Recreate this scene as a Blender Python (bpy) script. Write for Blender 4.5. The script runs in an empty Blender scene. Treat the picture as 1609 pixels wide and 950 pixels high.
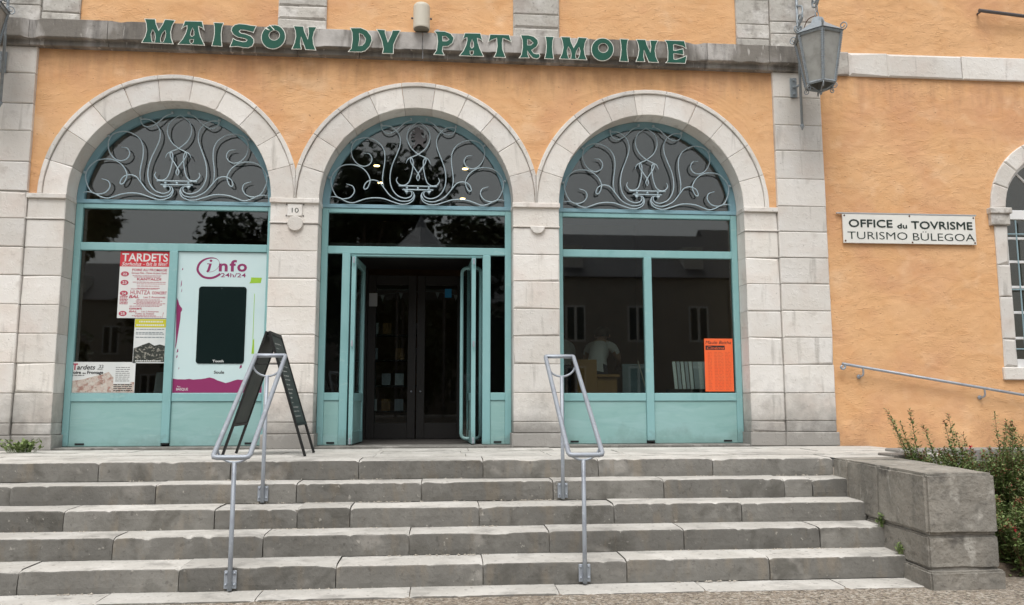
import bpy, bmesh, math, random
from mathutils import Vector, Matrix, noise
from mathutils.geometry import tessellate_polygon
random.seed(7)
R = math.radians
SC = bpy.context.scene
C = SC.collection

# ------------------------------------------------------------------ camera
cam = bpy.data.cameras.new('camera')
cam.sensor_width = 36.0
cam.lens = 1258.1 / 1609 * 36
cam.clip_start = 0.05
cam.clip_end = 500
camo = bpy.data.objects.new('camera', cam)
C.objects.link(camo)
SC.camera = camo
PITCH, YAW, ROLL = .1211, .0846, -.0011
fw = Vector((math.sin(YAW) * math.cos(PITCH), math.cos(YAW) * math.cos(PITCH), math.sin(PITCH)))
rt = Vector((math.cos(YAW), -math.sin(YAW), 0))
up = rt.cross(fw)
r2 = rt * math.cos(ROLL) + up * math.sin(ROLL)
u2 = -rt * math.sin(ROLL) + up * math.cos(ROLL)
m = Matrix((r2, u2, -fw)).transposed().to_4x4()
m.translation = Vector((.332, -9.2245, 1.3658))
camo.matrix_world = m

# ------------------------------------------------------------------ world, sun, exposure
SUN_EL, SUN_AZ = 62, 195      # azimuth of the sun, clockwise from +y
W = bpy.data.worlds.new('World')
SC.world = W
W.use_nodes = True
wn = W.node_tree
bg = wn.nodes['Background']
sky = wn.nodes.new('ShaderNodeTexSky')
sky.sky_type = 'NISHITA'
sky.sun_disc = False
sky.sun_elevation = R(SUN_EL)
sky.sun_rotation = R(SUN_AZ)
sky.dust_density = 4
sky.air_density = 1.2
hs = wn.nodes.new('ShaderNodeHueSaturation')
hs.inputs['Saturation'].default_value = .16
wn.links.new(sky.outputs[0], hs.inputs['Color'])
wn.links.new(hs.outputs[0], bg.inputs['Color'])
bg.inputs['Strength'].default_value = .12
sun = bpy.data.lights.new('sun', 'SUN')
sun.energy = 1.5
sun.angle = R(32)
sun.color = (1, .97, .93)
suno = bpy.data.objects.new('sun', sun)
C.objects.link(suno)
sd = Vector((math.sin(R(SUN_AZ)) * math.cos(R(SUN_EL)), math.cos(R(SUN_AZ)) * math.cos(R(SUN_EL)), math.sin(R(SUN_EL))))
suno.rotation_euler = sd.to_track_quat('Z', 'Y').to_euler()
suno.location = (0, -20, 30)
SC.view_settings.view_transform = 'Standard'
SC.view_settings.look = 'None'
SC.view_settings.exposure = 0.4
SC.view_settings.gamma = 1
SC.view_settings.use_curve_mapping = False
SC.cycles.use_denoising = True
SC.cycles.max_bounces = 8
SC.cycles.transparent_max_bounces = 16

# ------------------------------------------------------------------ materials
MATS = {}

def _math(nt, op, a, b=None):
    n = nt.nodes.new('ShaderNodeMath')
    n.operation = op
    for i, v in enumerate((a, b)):
        if v is None:
            continue
        if isinstance(v, (int, float)):
            n.inputs[i].default_value = v
        else:
            nt.links.new(v, n.inputs[i])
    return n.outputs[0]

def _noise(nt, pos, scale, stretch=(1, 1, 1), detail=3.5, rough=.6, dist=0):
    mp = nt.nodes.new('ShaderNodeMapping')
    mp.inputs['Scale'].default_value = stretch
    nt.links.new(pos, mp.inputs['Vector'])
    n = nt.nodes.new('ShaderNodeTexNoise')
    n.inputs['Scale'].default_value = scale
    n.inputs['Detail'].default_value = detail
    n.inputs['Roughness'].default_value = rough
    n.inputs['Distortion'].default_value = dist
    nt.links.new(mp.outputs[0], n.inputs['Vector'])
    return n.outputs['Fac']

def _ramp(nt, v, lo, hi, fac=1.0):
    mr = nt.nodes.new('ShaderNodeMapRange')
    mr.inputs['From Min'].default_value = lo
    mr.inputs['From Max'].default_value = hi
    mr.inputs['To Min'].default_value = 0
    mr.inputs['To Max'].default_value = fac
    nt.links.new(v, mr.inputs['Value'])
    return mr.outputs[0]

def _mix(nt, fac, a, b, blend='MIX'):
    n = nt.nodes.new('ShaderNodeMix')
    n.data_type = 'RGBA'
    n.blend_type = blend
    for i, v in ((0, fac), (6, a), (7, b)):
        if isinstance(v, (int, float)):
            n.inputs[i].default_value = v
        elif isinstance(v, tuple):
            n.inputs[i].default_value = (*v, 1)
        else:
            nt.links.new(v, n.inputs[i])
    return n.outputs[2]

def mat(name, base, rough=.8, layers=(), rand=0, bump=(), zgrime=None, ledge=None, metallic=0, spec=.4, emit=None, offset_rand=False):
    M = bpy.data.materials.new(name)
    M.use_nodes = True
    nt = M.node_tree
    b = nt.nodes['Principled BSDF']
    b.inputs['Roughness'].default_value = rough
    b.inputs['Metallic'].default_value = metallic
    b.inputs['Specular IOR Level'].default_value = spec
    geo = nt.nodes.new('ShaderNodeNewGeometry')
    pos = geo.outputs['Position']
    info = nt.nodes.new('ShaderNodeObjectInfo')
    if offset_rand:
        vm = nt.nodes.new('ShaderNodeVectorMath')
        vm.operation = 'ADD'
        nt.links.new(pos, vm.inputs[0])
        cx = nt.nodes.new('ShaderNodeCombineXYZ')
        nt.links.new(_math(nt, 'MULTIPLY', info.outputs['Random'], 37.0), cx.inputs[0])
        nt.links.new(_math(nt, 'MULTIPLY', info.outputs['Random'], 91.0), cx.inputs[2])
        nt.links.new(cx.outputs[0], vm.inputs[1])
        pos = vm.outputs[0]
    col = None
    for L in layers:
        c2, sc, lo, hi, fac = L[:5]
        st = L[5] if len(L) > 5 else (1, 1, 1)
        n = _noise(nt, pos, sc, st, dist=L[6] if len(L) > 6 else 0)
        col = _mix(nt, _ramp(nt, n, lo, hi, fac), base if col is None else col, c2)
    if zgrime:
        c2, z0, z1, fac = zgrime
        sx = nt.nodes.new('ShaderNodeSeparateXYZ')
        nt.links.new(geo.outputs['Position'], sx.inputs[0])
        n = _noise(nt, geo.outputs['Position'], 2.2, detail=6, rough=.65)
        zz = _math(nt, 'ADD', sx.outputs[2], _math(nt, 'MULTIPLY', _math(nt, 'SUBTRACT', n, .5), 1.3))
        col = _mix(nt, _ramp(nt, zz, z0, z1, fac), base if col is None else col, c2)
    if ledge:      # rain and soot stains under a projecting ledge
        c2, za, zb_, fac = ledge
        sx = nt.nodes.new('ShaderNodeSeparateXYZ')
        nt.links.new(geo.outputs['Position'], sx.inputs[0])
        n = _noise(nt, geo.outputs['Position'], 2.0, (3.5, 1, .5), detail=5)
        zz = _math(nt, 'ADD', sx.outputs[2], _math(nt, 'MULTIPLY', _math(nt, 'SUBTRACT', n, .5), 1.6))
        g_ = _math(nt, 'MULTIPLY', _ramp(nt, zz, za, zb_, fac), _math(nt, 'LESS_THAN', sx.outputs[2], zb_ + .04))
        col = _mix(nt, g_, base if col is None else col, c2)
    if rand:
        v = _math(nt, 'ADD', _math(nt, 'MULTIPLY', info.outputs['Random'], 2 * rand), 1 - rand)
        cc = nt.nodes.new('ShaderNodeCombineColor')
        for i in range(3):
            nt.links.new(v, cc.inputs[i])
        col = _mix(nt, 1.0, base if col is None else col, cc.outputs[0], 'MULTIPLY')
    if col is None:
        b.inputs['Base Color'].default_value = (*base, 1)
    else:
        nt.links.new(col, b.inputs['Base Color'])
    prev = None
    for bp in bump:
        sc, strength, distm = bp[:3]
        st = bp[3] if len(bp) > 3 else (1, 1, 1)
        n = _noise(nt, pos, sc, st, detail=3, rough=.6, dist=bp[4] if len(bp) > 4 else 0)
        if len(bp) > 5 and bp[5]:
            n = _ramp(nt, n, *bp[5])
        if len(bp) > 6:
            n = _math(nt, 'MULTIPLY', n, _ramp(nt, _noise(nt, pos, bp[6], detail=2), .42, .6))
        bn = nt.nodes.new('ShaderNodeBump')
        bn.inputs['Strength'].default_value = strength
        bn.inputs['Distance'].default_value = distm
        nt.links.new(n, bn.inputs['Height'])
        if prev:
            nt.links.new(prev, bn.inputs['Normal'])
        prev = bn.outputs[0]
    if prev:
        nt.links.new(prev, b.inputs['Normal'])
    if emit:
        b.inputs['Emission Color'].default_value = (*emit[0], 1)
        b.inputs['Emission Strength'].default_value = emit[1]
    MATS[name] = M
    return M

def glass(name, tint, refl, rough=0.0):
    M = bpy.data.materials.new(name)
    M.use_nodes = True
    nt = M.node_tree
    nt.nodes.remove(nt.nodes['Principled BSDF'])
    out = nt.nodes['Material Output']
    tr = nt.nodes.new('ShaderNodeBsdfTransparent')
    tr.inputs[0].default_value = (*tint, 1)
    gl = nt.nodes.new('ShaderNodeBsdfGlossy')
    gl.inputs['Roughness'].default_value = rough
    gl.inputs['Color'].default_value = (1, 1, 1, 1)
    lw = nt.nodes.new('ShaderNodeLayerWeight')
    lw.inputs[0].default_value = .5
    p = _math(nt, 'POWER', lw.outputs['Facing'], 4.0)
    f = _math(nt, 'ADD', _math(nt, 'MULTIPLY', p, .9), refl)
    mx = nt.nodes.new('ShaderNodeMixShader')
    nt.links.new(f, mx.inputs[0])
    nt.links.new(tr.outputs[0], mx.inputs[1])
    nt.links.new(gl.outputs[0], mx.inputs[2])
    nt.links.new(mx.outputs[0], out.inputs[0])
    MATS[name] = M
    return M

mat('limestone', (.66, .63, .585), .85,
    layers=[((.73, .715, .69), 1.1, .42, .62, .8), ((.62, .54, .485), 1.5, .5, .68, .6), ((.36, .34, .31), 2.6, .59, .73, .65, (3.4, 1, .4)), ((.44, .415, .38), 6, .59, .73, .4), ((.24, .22, .20), 30, .66, .72, .5), ((.72, .70, .67), 55, .6, .7, .25)],
    rand=.11, bump=((6, .4, .016), (20, .3, .007, (1, 1, 1), 0, (.52, .7)), (80, .25, .003)), zgrime=((.21, .20, .185), 1.5, .97, .85), offset_rand=True)
mat('limestone_weathered', (.50, .48, .44), .9,
    layers=[((.62, .60, .57), 3, .5, .6, .8), ((.23, .21, .19), 5, .52, .68, .7), ((.33, .27, .24), 2, .55, .7, .5), ((.16, .15, .13), 40, .6, .7, .5)],
    rand=.1, bump=((6, .6, .03), (40, .5, .006)), offset_rand=True)
mat('mortar', (.30, .28, .25), .95, layers=[((.14, .13, .12), 14, .45, .7, .8), ((.5, .48, .45), 5, .5, .7, .6)], bump=((50, .4, .006),))
mat('cornice_stone', (.20, .185, .165), .9,
    layers=[((.46, .44, .42), 1.6, .53, .66, .85, (1, 1, .6), .6), ((.09, .085, .08), 3.0, .5, .68, .75, (2.2, 1, .35)), ((.55, .53, .5), 9, .62, .7, .6, (2, 1, .4)), ((.08, .075, .07), 45, .6, .72, .5)],
    rand=.1, bump=((8, .5, .02), (60, .5, .004)))
mat('render', (.715, .415, .205), .92,
    layers=[((.77, .475, .26), 1.3, .4, .7, .8), ((.62, .325, .18), .75, .5, .64, .7), ((.80, .54, .33), 1.9, .56, .68, .55), ((.66, .345, .155), 3.2, .5, .75, .6, (1, 1, 1.8), .6), ((.52, .265, .115), 16, .64, .72, .45, (1, 1, 3), 1.2), ((.24, .12, .065), 24, .69, .73, .8, (1, 1, 1.6))],
    bump=((2.6, .25, .05, (1, 1, 1.7), .8), (9, .42, .014, (1, 1, 3.4), 1.6, (.56, .66), .9), (13, .5, .010, (1.0, 1, 2.4), 1.2, (.60, .68), 1.6), (34, .4, .006, (1, 1, 1.5), .6)),
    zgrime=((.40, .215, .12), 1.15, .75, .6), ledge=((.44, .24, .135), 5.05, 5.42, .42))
mat('cornice_pale', (.44, .42, .40), .9,
    layers=[((.58, .56, .54), 2, .45, .6, .8), ((.16, .15, .135), 2.2, .54, .68, .8, (1.6, 1, .5), .5), ((.10, .095, .085), 7, .60, .72, .6, (2, 1, .4))],
    rand=.08, bump=((8, .5, .02), (60, .5, .004)))
mat('render_streak', (.30, .13, .07), .95, layers=[((.5, .25, .1), 30, .4, .65, .8)])
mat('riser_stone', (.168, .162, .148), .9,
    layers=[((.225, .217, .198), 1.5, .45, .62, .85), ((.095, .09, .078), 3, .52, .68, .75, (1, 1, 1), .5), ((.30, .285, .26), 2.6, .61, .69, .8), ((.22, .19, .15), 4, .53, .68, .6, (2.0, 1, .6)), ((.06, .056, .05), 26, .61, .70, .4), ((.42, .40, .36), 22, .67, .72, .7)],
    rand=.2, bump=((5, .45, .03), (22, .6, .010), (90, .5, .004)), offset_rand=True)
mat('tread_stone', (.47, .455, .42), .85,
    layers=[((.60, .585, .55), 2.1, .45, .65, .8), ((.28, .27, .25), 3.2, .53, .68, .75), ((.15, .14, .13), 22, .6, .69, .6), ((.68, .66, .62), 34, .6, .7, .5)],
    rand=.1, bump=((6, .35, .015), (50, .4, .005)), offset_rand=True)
mat('crumb', (.46, .42, .36), .95, layers=[((.25, .22, .18), 30, .45, .6, .8)])
mat('sill_stone', (.17, .165, .15), .9, layers=[((.30, .29, .27), 5, .5, .65, .8), ((.08, .075, .07), 16, .55, .7, .6)], bump=((20, .5, .01),))
mat('wall_stone', (.30, .28, .245), .9,
    layers=[((.155, .15, .135), 2.0, .45, .65, .75, (1, 1, .5)), ((.52, .50, .455), 3.6, .58, .66, .6, (1.2, 1.2, .7), .3), ((.13, .125, .11), 9, .55, .7, .5), ((.08, .075, .068), 6, .6, .72, .7), ((.10, .09, .08), 40, .6, .7, .5)],
    rand=.12, bump=((4, .6, .05), (18, .7, .016), (60, .6, .005)))
mat('aggregate', (.27, .225, .175), .95,
    layers=[((.46, .42, .36), 34, .5, .57, .95), ((.07, .06, .048), 46, .52, .6, .9), ((.60, .55, .48), 75, .6, .65, .85), ((.2, .165, .13), 1.2, .45, .7, .5)],
    bump=((80, .9, .012), (12, .3, .02)))
mat('soil', (.09, .07, .05), .95, layers=[((.16, .12, .09), 20, .45, .7, .8)], bump=((30, .8, .02),))
mat('paint_teal', (.225, .425, .435), .45, layers=[((.265, .465, .475), 1.5, .4, .7, .8), ((.17, .345, .345), 6, .54, .72, .5, (1, 1, .3)), ((.33, .50, .49), 14, .62, .72, .5, (.4, 1, 1))], bump=((60, .12, .002), (9, .15, .006)), zgrime=((.16, .235, .22), 1.0, .84, .6))
mat('paint_panel', (.25, .43, .415), .5,
    layers=[((.30, .475, .475), 2.2, .45, .7, .8, (.6, 1, 2.2), .8), ((.18, .35, .34), 3.5, .52, .75, .5, (.5, 1, 2.5), 1.0), ((.36, .52, .48), 11, .62, .75, .5, (.3, 1, 2))], bump=((7, .15, .01, (.6, 1, 2)), (50, .1, .002)), zgrime=((.15, .225, .205), 1.02, .82, .4))
mat('paint_blue', (.20, .355, .42), .42, layers=[((.25, .42, .48), 2, .4, .7, .7)], bump=((60, .08, .002),))
mat('iron_blue', (.40, .50, .55), .42, layers=[((.28, .37, .42), 12, .45, .7, .6)])
mat('zinc', (.345, .38, .425), .45, layers=[((.27, .29, .34), 9, .5, .7, .7), ((.50, .53, .58), 20, .6, .7, .5)], metallic=.25, bump=((60, .2, .003),))
mat('zinc_lamp', (.29, .33, .36), .5, layers=[((.2, .22, .24), 20, .5, .7, .7)], metallic=.3)
mat('dark_iron', (.10, .095, .10), .6)
mat('rust', (.12, .06, .035), .9)
mat('lamp_glass', (.34, .34, .32), .35, layers=[((.22, .22, .2), 8, .45, .7, .7)])
mat('black_slot', (.012, .013, .014), .7)
mat('letter_green', (.012, .085, .055), .4, layers=[((.02, .105, .08), 3, .4, .7, .7)], spec=.25)
mat('letter_white', (.75, .76, .70), .5)
mat('sign_white', (.76, .76, .72), .35, layers=[((.66, .66, .62), 3, .5, .7, .6)])
mat('sign_ink', (.02, .035, .03), .5)
mat('ink_black', (.02, .02, .022), .6)
mat('paper_white', (.66, .68, .67), .6, layers=[((.56, .60, .60), 5, .45, .7, .7)])
mat('poster_red', (.52, .035, .05), .6)
mat('poster_redtext', (.42, .05, .09), .6)
mat('poster_yellow', (.52, .50, .03), .6)
mat('poster_photo', (.03, .035, .03), .6, layers=[((.30, .29, .25), 38, .52, .60, .9), ((.01, .015, .01), 20, .5, .7, .8)])
mat('poster_scene', (.50, .42, .37), .6, layers=[((.30, .14, .11), 14, .5, .62, .8), ((.55, .55, .50), 24, .5, .6, .7), ((.12, .15, .10), 40, .6, .68, .7)])
mat('poster_orange', (.85, .13, .035), .55, layers=[((.80, .16, .05), 6, .4, .7, .6)])
mat('poster_orange_ink', (.62, .10, .04), .6)
mat('panel_white', (.56, .70, .71), .3, layers=[((.50, .66, .68), 2, .4, .7, .7)])
mat('magenta', (.25, .03, .12), .4)
mat('lime', (.30, .52, .04), .5)
mat('screen_black', (.008, .016, .016), .12, spec=.5)
mat('chalkboard', (.045, .06, .057), .55, layers=[((.075, .09, .085), 6, .45, .7, .7)])
mat('chalk', (.55, .56, .55), .9)
mat('board_frame', (.012, .012, .012), .5)
mat('lamp_beige', (.60, .56, .47), .5)
mat('lamp_diffuser', (.22, .20, .16), .4)
mat('plastic_grey', (.42, .44, .46), .5)
mat('white_paint', (.78, .78, .78), .45)
mat('grille_blue', (.25, .36, .40), .5)
mat('interior_wall', (.20, .145, .10), .9, layers=[((.13, .10, .075), 1.2, .45, .7, .8)])
mat('interior_ochre', (.32, .20, .12), .9)
mat('interior_floor', (.07, .065, .06), .6, spec=.2)
mat('interior_ceiling', (.27, .25, .24), .9)
mat('door_brown', (.024, .022, .021), .45, spec=.35)
mat('wood_counter', (.32, .17, .06), .55, layers=[((.24, .12, .04), 5, .4, .7, .7, (1, 1, .15))])
mat('wood_strip', (.5, .44, .36), .5)
mat('grey_board', (.16, .20, .22), .6)
mat('skin', (.42, .25, .17), .6)
mat('shirt', (.62, .62, .61), .9)
mat('trousers', (.035, .04, .06), .9)
mat('hair', (.018, .013, .01), .6)
mat('sticker_blue', (.02, .25, .5), .4)
mat('spot', (1, .8, .5), .5, emit=((1, .62, .25), 14))
mat('leaf', (.19, .26, .085), .6, layers=[((.12, .19, .055), 8, .4, .6, .9), ((.27, .30, .15), 40, .52, .62, .8)])
mat('leaf_dark', (.03, .05, .018), .6, layers=[((.05, .075, .025), 3, .4, .6, .9)])
mat('stem', (.16, .10, .06), .8)
mat('bark', (.10, .075, .055), .9)
mat('petal', (.62, .02, .07), .5)
mat('brown_bud', (.26, .10, .06), .8)
mat('house_wall', (.30, .28, .25), .9, layers=[((.24, .22, .2), 1, .4, .7, .7)])
mat('roof_slate', (.07, .07, .08), .7)
mat('shutter', (.55, .55, .53), .6)
mat('roof_metal', (.16, .17, .19), .5)
glass('pane_glass', (.72, .77, .75), .072, .018)
glass('dark_glass', (.70, .75, .75), .045, .02)

# ------------------------------------------------------------------ mesh helpers
class MB:
    def __init__(s):
        s.v = []; s.f = []; s.mi = []
    def add(s, vs, fs, mi=0):
        o = len(s.v)
        s.v += [tuple(v) for v in vs]
        s.f += [tuple(i + o for i in f) for f in fs]
        s.mi += [mi] * len(fs)
        return s
    def box(s, x0, x1, y0, y1, z0, z1, mi=0):
        vs = [(x, y, z) for x in (x0, x1) for y in (y0, y1) for z in (z0, z1)]
        return s.add(vs, [(0, 1, 3, 2), (4, 6, 7, 5), (0, 4, 5, 1), (2, 3, 7, 6), (0, 2, 6, 4), (1, 5, 7, 3)], mi)
    def bbox(s, x0, x1, y0, y1, z0, z1, b=.006, mi=0):
        """box with chamfered edges"""
        vs = []; 
        for ax in range(3):
            for sx in (0, 1):
                for sy in (0, 1):
                    for sz in (0, 1):
                        c = [(x0, x1)[sx], (y0, y1)[sy], (z0, z1)[sz]]
                        sg = [1 if q == 0 else -1 for q in (sx, sy, sz)]
                        for k in range(3):
                            if k != ax:
                                c[k] += sg[k] * b
                        vs.append(c)
        bm = bmesh.new()
        for v in vs:
            bm.verts.new(v)
        r = bmesh.ops.convex_hull(bm, input=bm.verts)
        bm.verts.index_update()
        bm.verts.ensure_lookup_table()
        s.add([v.co[:] for v in bm.verts], [[v.index for v in f.verts] for f in bm.faces], mi)
        bm.free()
        return s
    def tube(s, pts, r, n=8, closed=False, mi=0, caps=True):
        pts = [Vector(p) for p in pts]
        m_ = len(pts)
        rs = r if isinstance(r, (list, tuple)) else [r] * m_
        vs = []; fs = []
        t0 = None; nrm = None
        for i, p in enumerate(pts):
            a = pts[i - 1] if (i > 0 or closed) else pts[i]
            b = pts[(i + 1) % m_] if (i < m_ - 1 or closed) else pts[i]
            t = (b - a)
            if t.length < 1e-9:
                t = Vector((0, 0, 1))
            t.normalize()
            if nrm is None:
                h = Vector((0, 1, 0)) if abs(t.y) < .9 else Vector((1, 0, 0))
                nrm = (h - t * h.dot(t)).normalized()
            else:
                nrm = nrm - t * nrm.dot(t)
                if nrm.length < 1e-6:
                    nrm = Vector((1, 0, 0)) - t * t.x
                nrm.normalize()
            bi = t.cross(nrm)
            for k in range(n):
                a_ = 2 * math.pi * k / n
                vs.append(p + (nrm * math.cos(a_) + bi * math.sin(a_)) * rs[i])
        L = m_ if closed else m_ - 1
        for i in range(L):
            for k in range(n):
                j = (i + 1) % m_
                fs.append((i * n + k, i * n + (k + 1) % n, j * n + (k + 1) % n, j * n + k))
        if caps and not closed:
            fs.append(tuple(range(n - 1, -1, -1)))
            fs.append(tuple((m_ - 1) * n + k for k in range(n)))
        return s.add(vs, fs, mi)
    def prism(s, outer, y0, y1, holes=(), mi=0, side_mi=None):
        """polygon in (x, z) extruded along y; y0 is the front"""
        loops = [outer] + list(holes)
        tris = tessellate_polygon([[Vector((x, z, 0)) for x, z in l] for l in loops])
        flat = [p for l in loops for p in l]
        n = len(flat)
        vs = [(x, y0, z) for x, z in flat] + [(x, y1, z) for x, z in flat]
        fs = []
        for t in tris:
            a, b, c = (flat[i] for i in t)
            cr = (b[0] - a[0]) * (c[1] - a[1]) - (b[1] - a[1]) * (c[0] - a[0])
            t = tuple(t) if cr > 0 else tuple(reversed(t))
            fs.append(t)
            fs.append(tuple(i + n for i in reversed(t)))
        s.add(vs, fs, mi)
        sf = []
        o = 0
        for l in loops:
            m_ = len(l)
            ccw = area(l) > 0
            if l is not outer:
                ccw = not ccw
            for i in range(m_):
                a, b = o + i, o + (i + 1) % m_
                sf.append((a, a + n, b + n, b) if ccw else (b, b + n, a + n, a))
            o += m_
        base = len(s.v) - 2 * n
        s.f += [tuple(i + base for i in f) for f in sf]
        s.mi += [mi if side_mi is None else side_mi] * len(sf)
        return s
    def lathe(s, prof, c=(0, 0, 0), n=16, mi=0, axis='z'):
        vs = []; fs = []
        for r, z in prof:
            for k in range(n):
                a = 2 * math.pi * k / n
                if axis == 'z':
                    vs.append((c[0] + r * math.cos(a), c[1] + r * math.sin(a), c[2] + z))
                else:
                    vs.append((c[0] + r * math.cos(a), c[1] + z, c[2] + r * math.sin(a)))
        for i in range(len(prof) - 1):
            for k in range(n):
                fs.append((i * n + k, i * n + (k + 1) % n, (i + 1) * n + (k + 1) % n, (i + 1) * n + k))
        fs.append(tuple(range(n - 1, -1, -1)))
        fs.append(tuple((len(prof) - 1) * n + k for k in range(n)))
        return s.add(vs, fs, mi)
    def build(s, name, mats, parent=None, smooth=False):
        me = bpy.data.meshes.new(name)
        me.from_pydata(s.v, [], s.f)
        if isinstance(mats, str):
            mats = [mats]
        for q in mats:
            me.materials.append(MATS[q])
        if len(mats) > 1:
            me.polygons.foreach_set('material_index', s.mi)
        if smooth:
            me.polygons.foreach_set('use_smooth', [True] * len(me.polygons))
        me.validate()
        me.update()
        o = bpy.data.objects.new(name, me)
        C.objects.link(o)
        if parent is not None:
            o.parent = parent
            if parent.type == 'EMPTY':
                o.matrix_parent_inverse = Matrix.Translation(-parent.location)
        return o

def area(p):
    return sum(p[i][0] * p[(i + 1) % len(p)][1] - p[(i + 1) % len(p)][0] * p[i][1] for i in range(len(p))) / 2

def inset(p, d, mit=3.0):
    """mitred inset of polygon (x, z) by d (scalar or list per vertex)"""
    n = len(p)
    sgn = 1 if area(p) > 0 else -1
    out = []
    for i in range(n):
        a, b, c = Vector(p[i - 1]), Vector(p[i]), Vector(p[(i + 1) % n])
        e1 = (b - a); e2 = (c - b)
        if e1.length < 1e-9 or e2.length < 1e-9:
            out.append(tuple(b)); continue
        e1.normalize(); e2.normalize()
        n1 = Vector((-e1.y, e1.x)) * sgn
        n2 = Vector((-e2.y, e2.x)) * sgn
        bis = n1 + n2
        if bis.length < 1e-6:
            bis = n1
        bis.normalize()
        k = 1 / max(bis.dot(n1), 1 / mit)
        dd = d[i] if isinstance(d, (list, tuple)) else d
        out.append(tuple(b + bis * dd * k))
    return out

def clipx(p, x0=None, x1=None):
    for lim, s in ((x0, 1), (x1, -1)):
        if lim is None or not p:
            continue
        out = []
        for i in range(len(p)):
            a, b = p[i - 1], p[i]
            ia, ib = (a[0] - lim) * s >= 0, (b[0] - lim) * s >= 0
            if ia != ib:
                t = (lim - a[0]) / (b[0] - a[0])
                out.append((lim, a[1] + t * (b[1] - a[1])))
            if ib:
                out.append(b)
        p = out
    return p

def stone(mb, poly, yf, yb, joint=.003, ch=(.004, .014), mi=0):
    """a dressed stone: polygon (x, z), chamfered worn front edge"""
    if area(poly) < 0:
        poly = poly[::-1]
    p0 = inset(poly, joint)
    c = [random.uniform(*ch) if random.random() < .86 else random.uniform(*ch) * 2.4 for _ in p0]
    p1 = inset(p0, c)
    n = len(p0)
    vs = [(x, yb, z) for x, z in p0] + [(x, yf + .7 * k, z) for (x, z), k in zip(p0, c)] + [(x, yf, z) for x, z in p1]
    fs = []
    for r in (0, 1):
        for i in range(n):
            j = (i + 1) % n
            fs.append((r * n + i, r * n + n + i, r * n + n + j, r * n + j)[::-1])
    if n <= 4:
        fs.append(tuple(2 * n + i for i in range(n)))
    else:
        for t in tessellate_polygon([[Vector((x, z, 0)) for x, z in p1]]):
            a, b, cc = (p1[i] for i in t)
            cr = (b[0] - a[0]) * (cc[1] - a[1]) - (b[1] - a[1]) * (cc[0] - a[0])
            t = tuple(t) if cr > 0 else tuple(reversed(t))
            fs.append(tuple(2 * n + i for i in t))
    fs.append(tuple(range(n - 1, -1, -1)))
    return mb.add(vs, fs, mi)

def empty(name, loc, label=None, cat=None, group=None):
    o = bpy.data.objects.new(name, None)
    o.empty_display_size = .2
    C.objects.link(o)
    o.location = loc
    tag(o, label, cat, group)
    return o

def tag(o, label=None, cat=None, group=None, kind=None):
    for k, v in (('label', label), ('category', cat), ('group', group), ('kind', kind)):
        if v:
            o[k] = v
    return o

def cr(pts, sub=8, closed=False):
    """Catmull-Rom through points of any dimension"""
    P = [Vector(p) for p in pts]
    n = len(P)
    out = []
    rng = range(n) if closed else range(n - 1)
    for i in rng:
        p1, p2 = P[i], P[(i + 1) % n]
        p0 = P[i - 1] if (i > 0 or closed) else p1 * 2 - p2
        p3 = P[(i + 2) % n] if (i + 2 < n or closed) else p2 * 2 - p1
        for k in range(sub):
            t = k / sub
            out.append(.5 * ((2 * p1) + (p2 - p0) * t + (2 * p0 - 5 * p1 + 4 * p2 - p3) * t * t + (3 * p1 - p0 - 3 * p2 + p3) * t ** 3))
    if not closed:
        out.append(P[-1])
    return out

def add_text(mb, s, x, z, h, y, width=None, bold=0, shear=0, mi=0, thick=.001, align='LEFT', basis=None):
    """text standing in the xz plane facing -y; x,z = lower left, h = cap height"""
    cu = bpy.data.curves.new('t', 'FONT')
    cu.body = s
    cu.size = 1.0
    cu.offset = bold
    cu.shear = shear
    cu.resolution_u = 3
    o = bpy.data.objects.new('t', cu)
    C.objects.link(o)
    dg = bpy.context.evaluated_depsgraph_get()
    me = bpy.data.meshes.new_from_object(o.evaluated_get(dg))
    vs = [v.co.copy() for v in me.vertices]
    fs = [tuple(p.vertices) for p in me.polygons]
    bpy.data.objects.remove(o)
    bpy.data.curves.remove(cu)
    bpy.data.meshes.remove(me)
    if not vs:
        return
    x0 = min(v.x for v in vs); x1 = max(v.x for v in vs)
    sz = h / .73
    sx = sz if width is None else width / max(x1 - x0, 1e-6)
    w = (x1 - x0) * sx
    ox = {'LEFT': x, 'CENTER': x - w / 2, 'RIGHT': x - w}[align]
    if basis is None:
        mb.add([(ox + (v.x - x0) * sx, y, z + v.y * sz) for v in vs], fs, mi)
    else:
        o3, ex, ez = basis
        mb.add([o3 + ex * (ox + (v.x - x0) * sx) + ez * (z + v.y * sz) for v in vs], fs, mi)

def dashes(mb, x0, x1, z, h, y, mi=0, rnd=None, gap=.012, wl=(.012, .05)):
    rnd = rnd or random
    x = x0
    while x < x1 - .01:
        w = min(rnd.uniform(*wl), x1 - x)
        mb.add([(x, y, z), (x + w, y, z), (x + w, y, z + h), (x, y, z + h)], [(0, 1, 2, 3)], mi)
        x += w + gap

# ------------------------------------------------------------------ shared dimensions
Wd, Pw, ZI, AV = 2.256, .551, 3.679, .316
SP = Wd + Pw
HW = Wd / 2
CX = (-SP, 0, SP)
ZL = .825
FR = .25
COURSES = [ZL, .99, 1.12, 1.445, 1.775, 2.10, 2.42, 2.745, 3.065, 3.385]
UPC = [3.70, 4.04, 4.396, 4.72, 5.075, 5.40]

# ------------------------------------------------------------------ ground
g = MB()
g.add([(-120, -120, -.012), (120, -120, -.012), (120, 60, -.012), (-120, 60, -.012)], [(0, 1, 2, 3)])
tag(g.build('ground', 'aggregate'), kind='structure')

# ------------------------------------------------------------------ building
B = empty('building', (0, .5, ZL), 'orange rendered building with pale stone arches and three teal glazed shopfronts', 'building')

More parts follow.
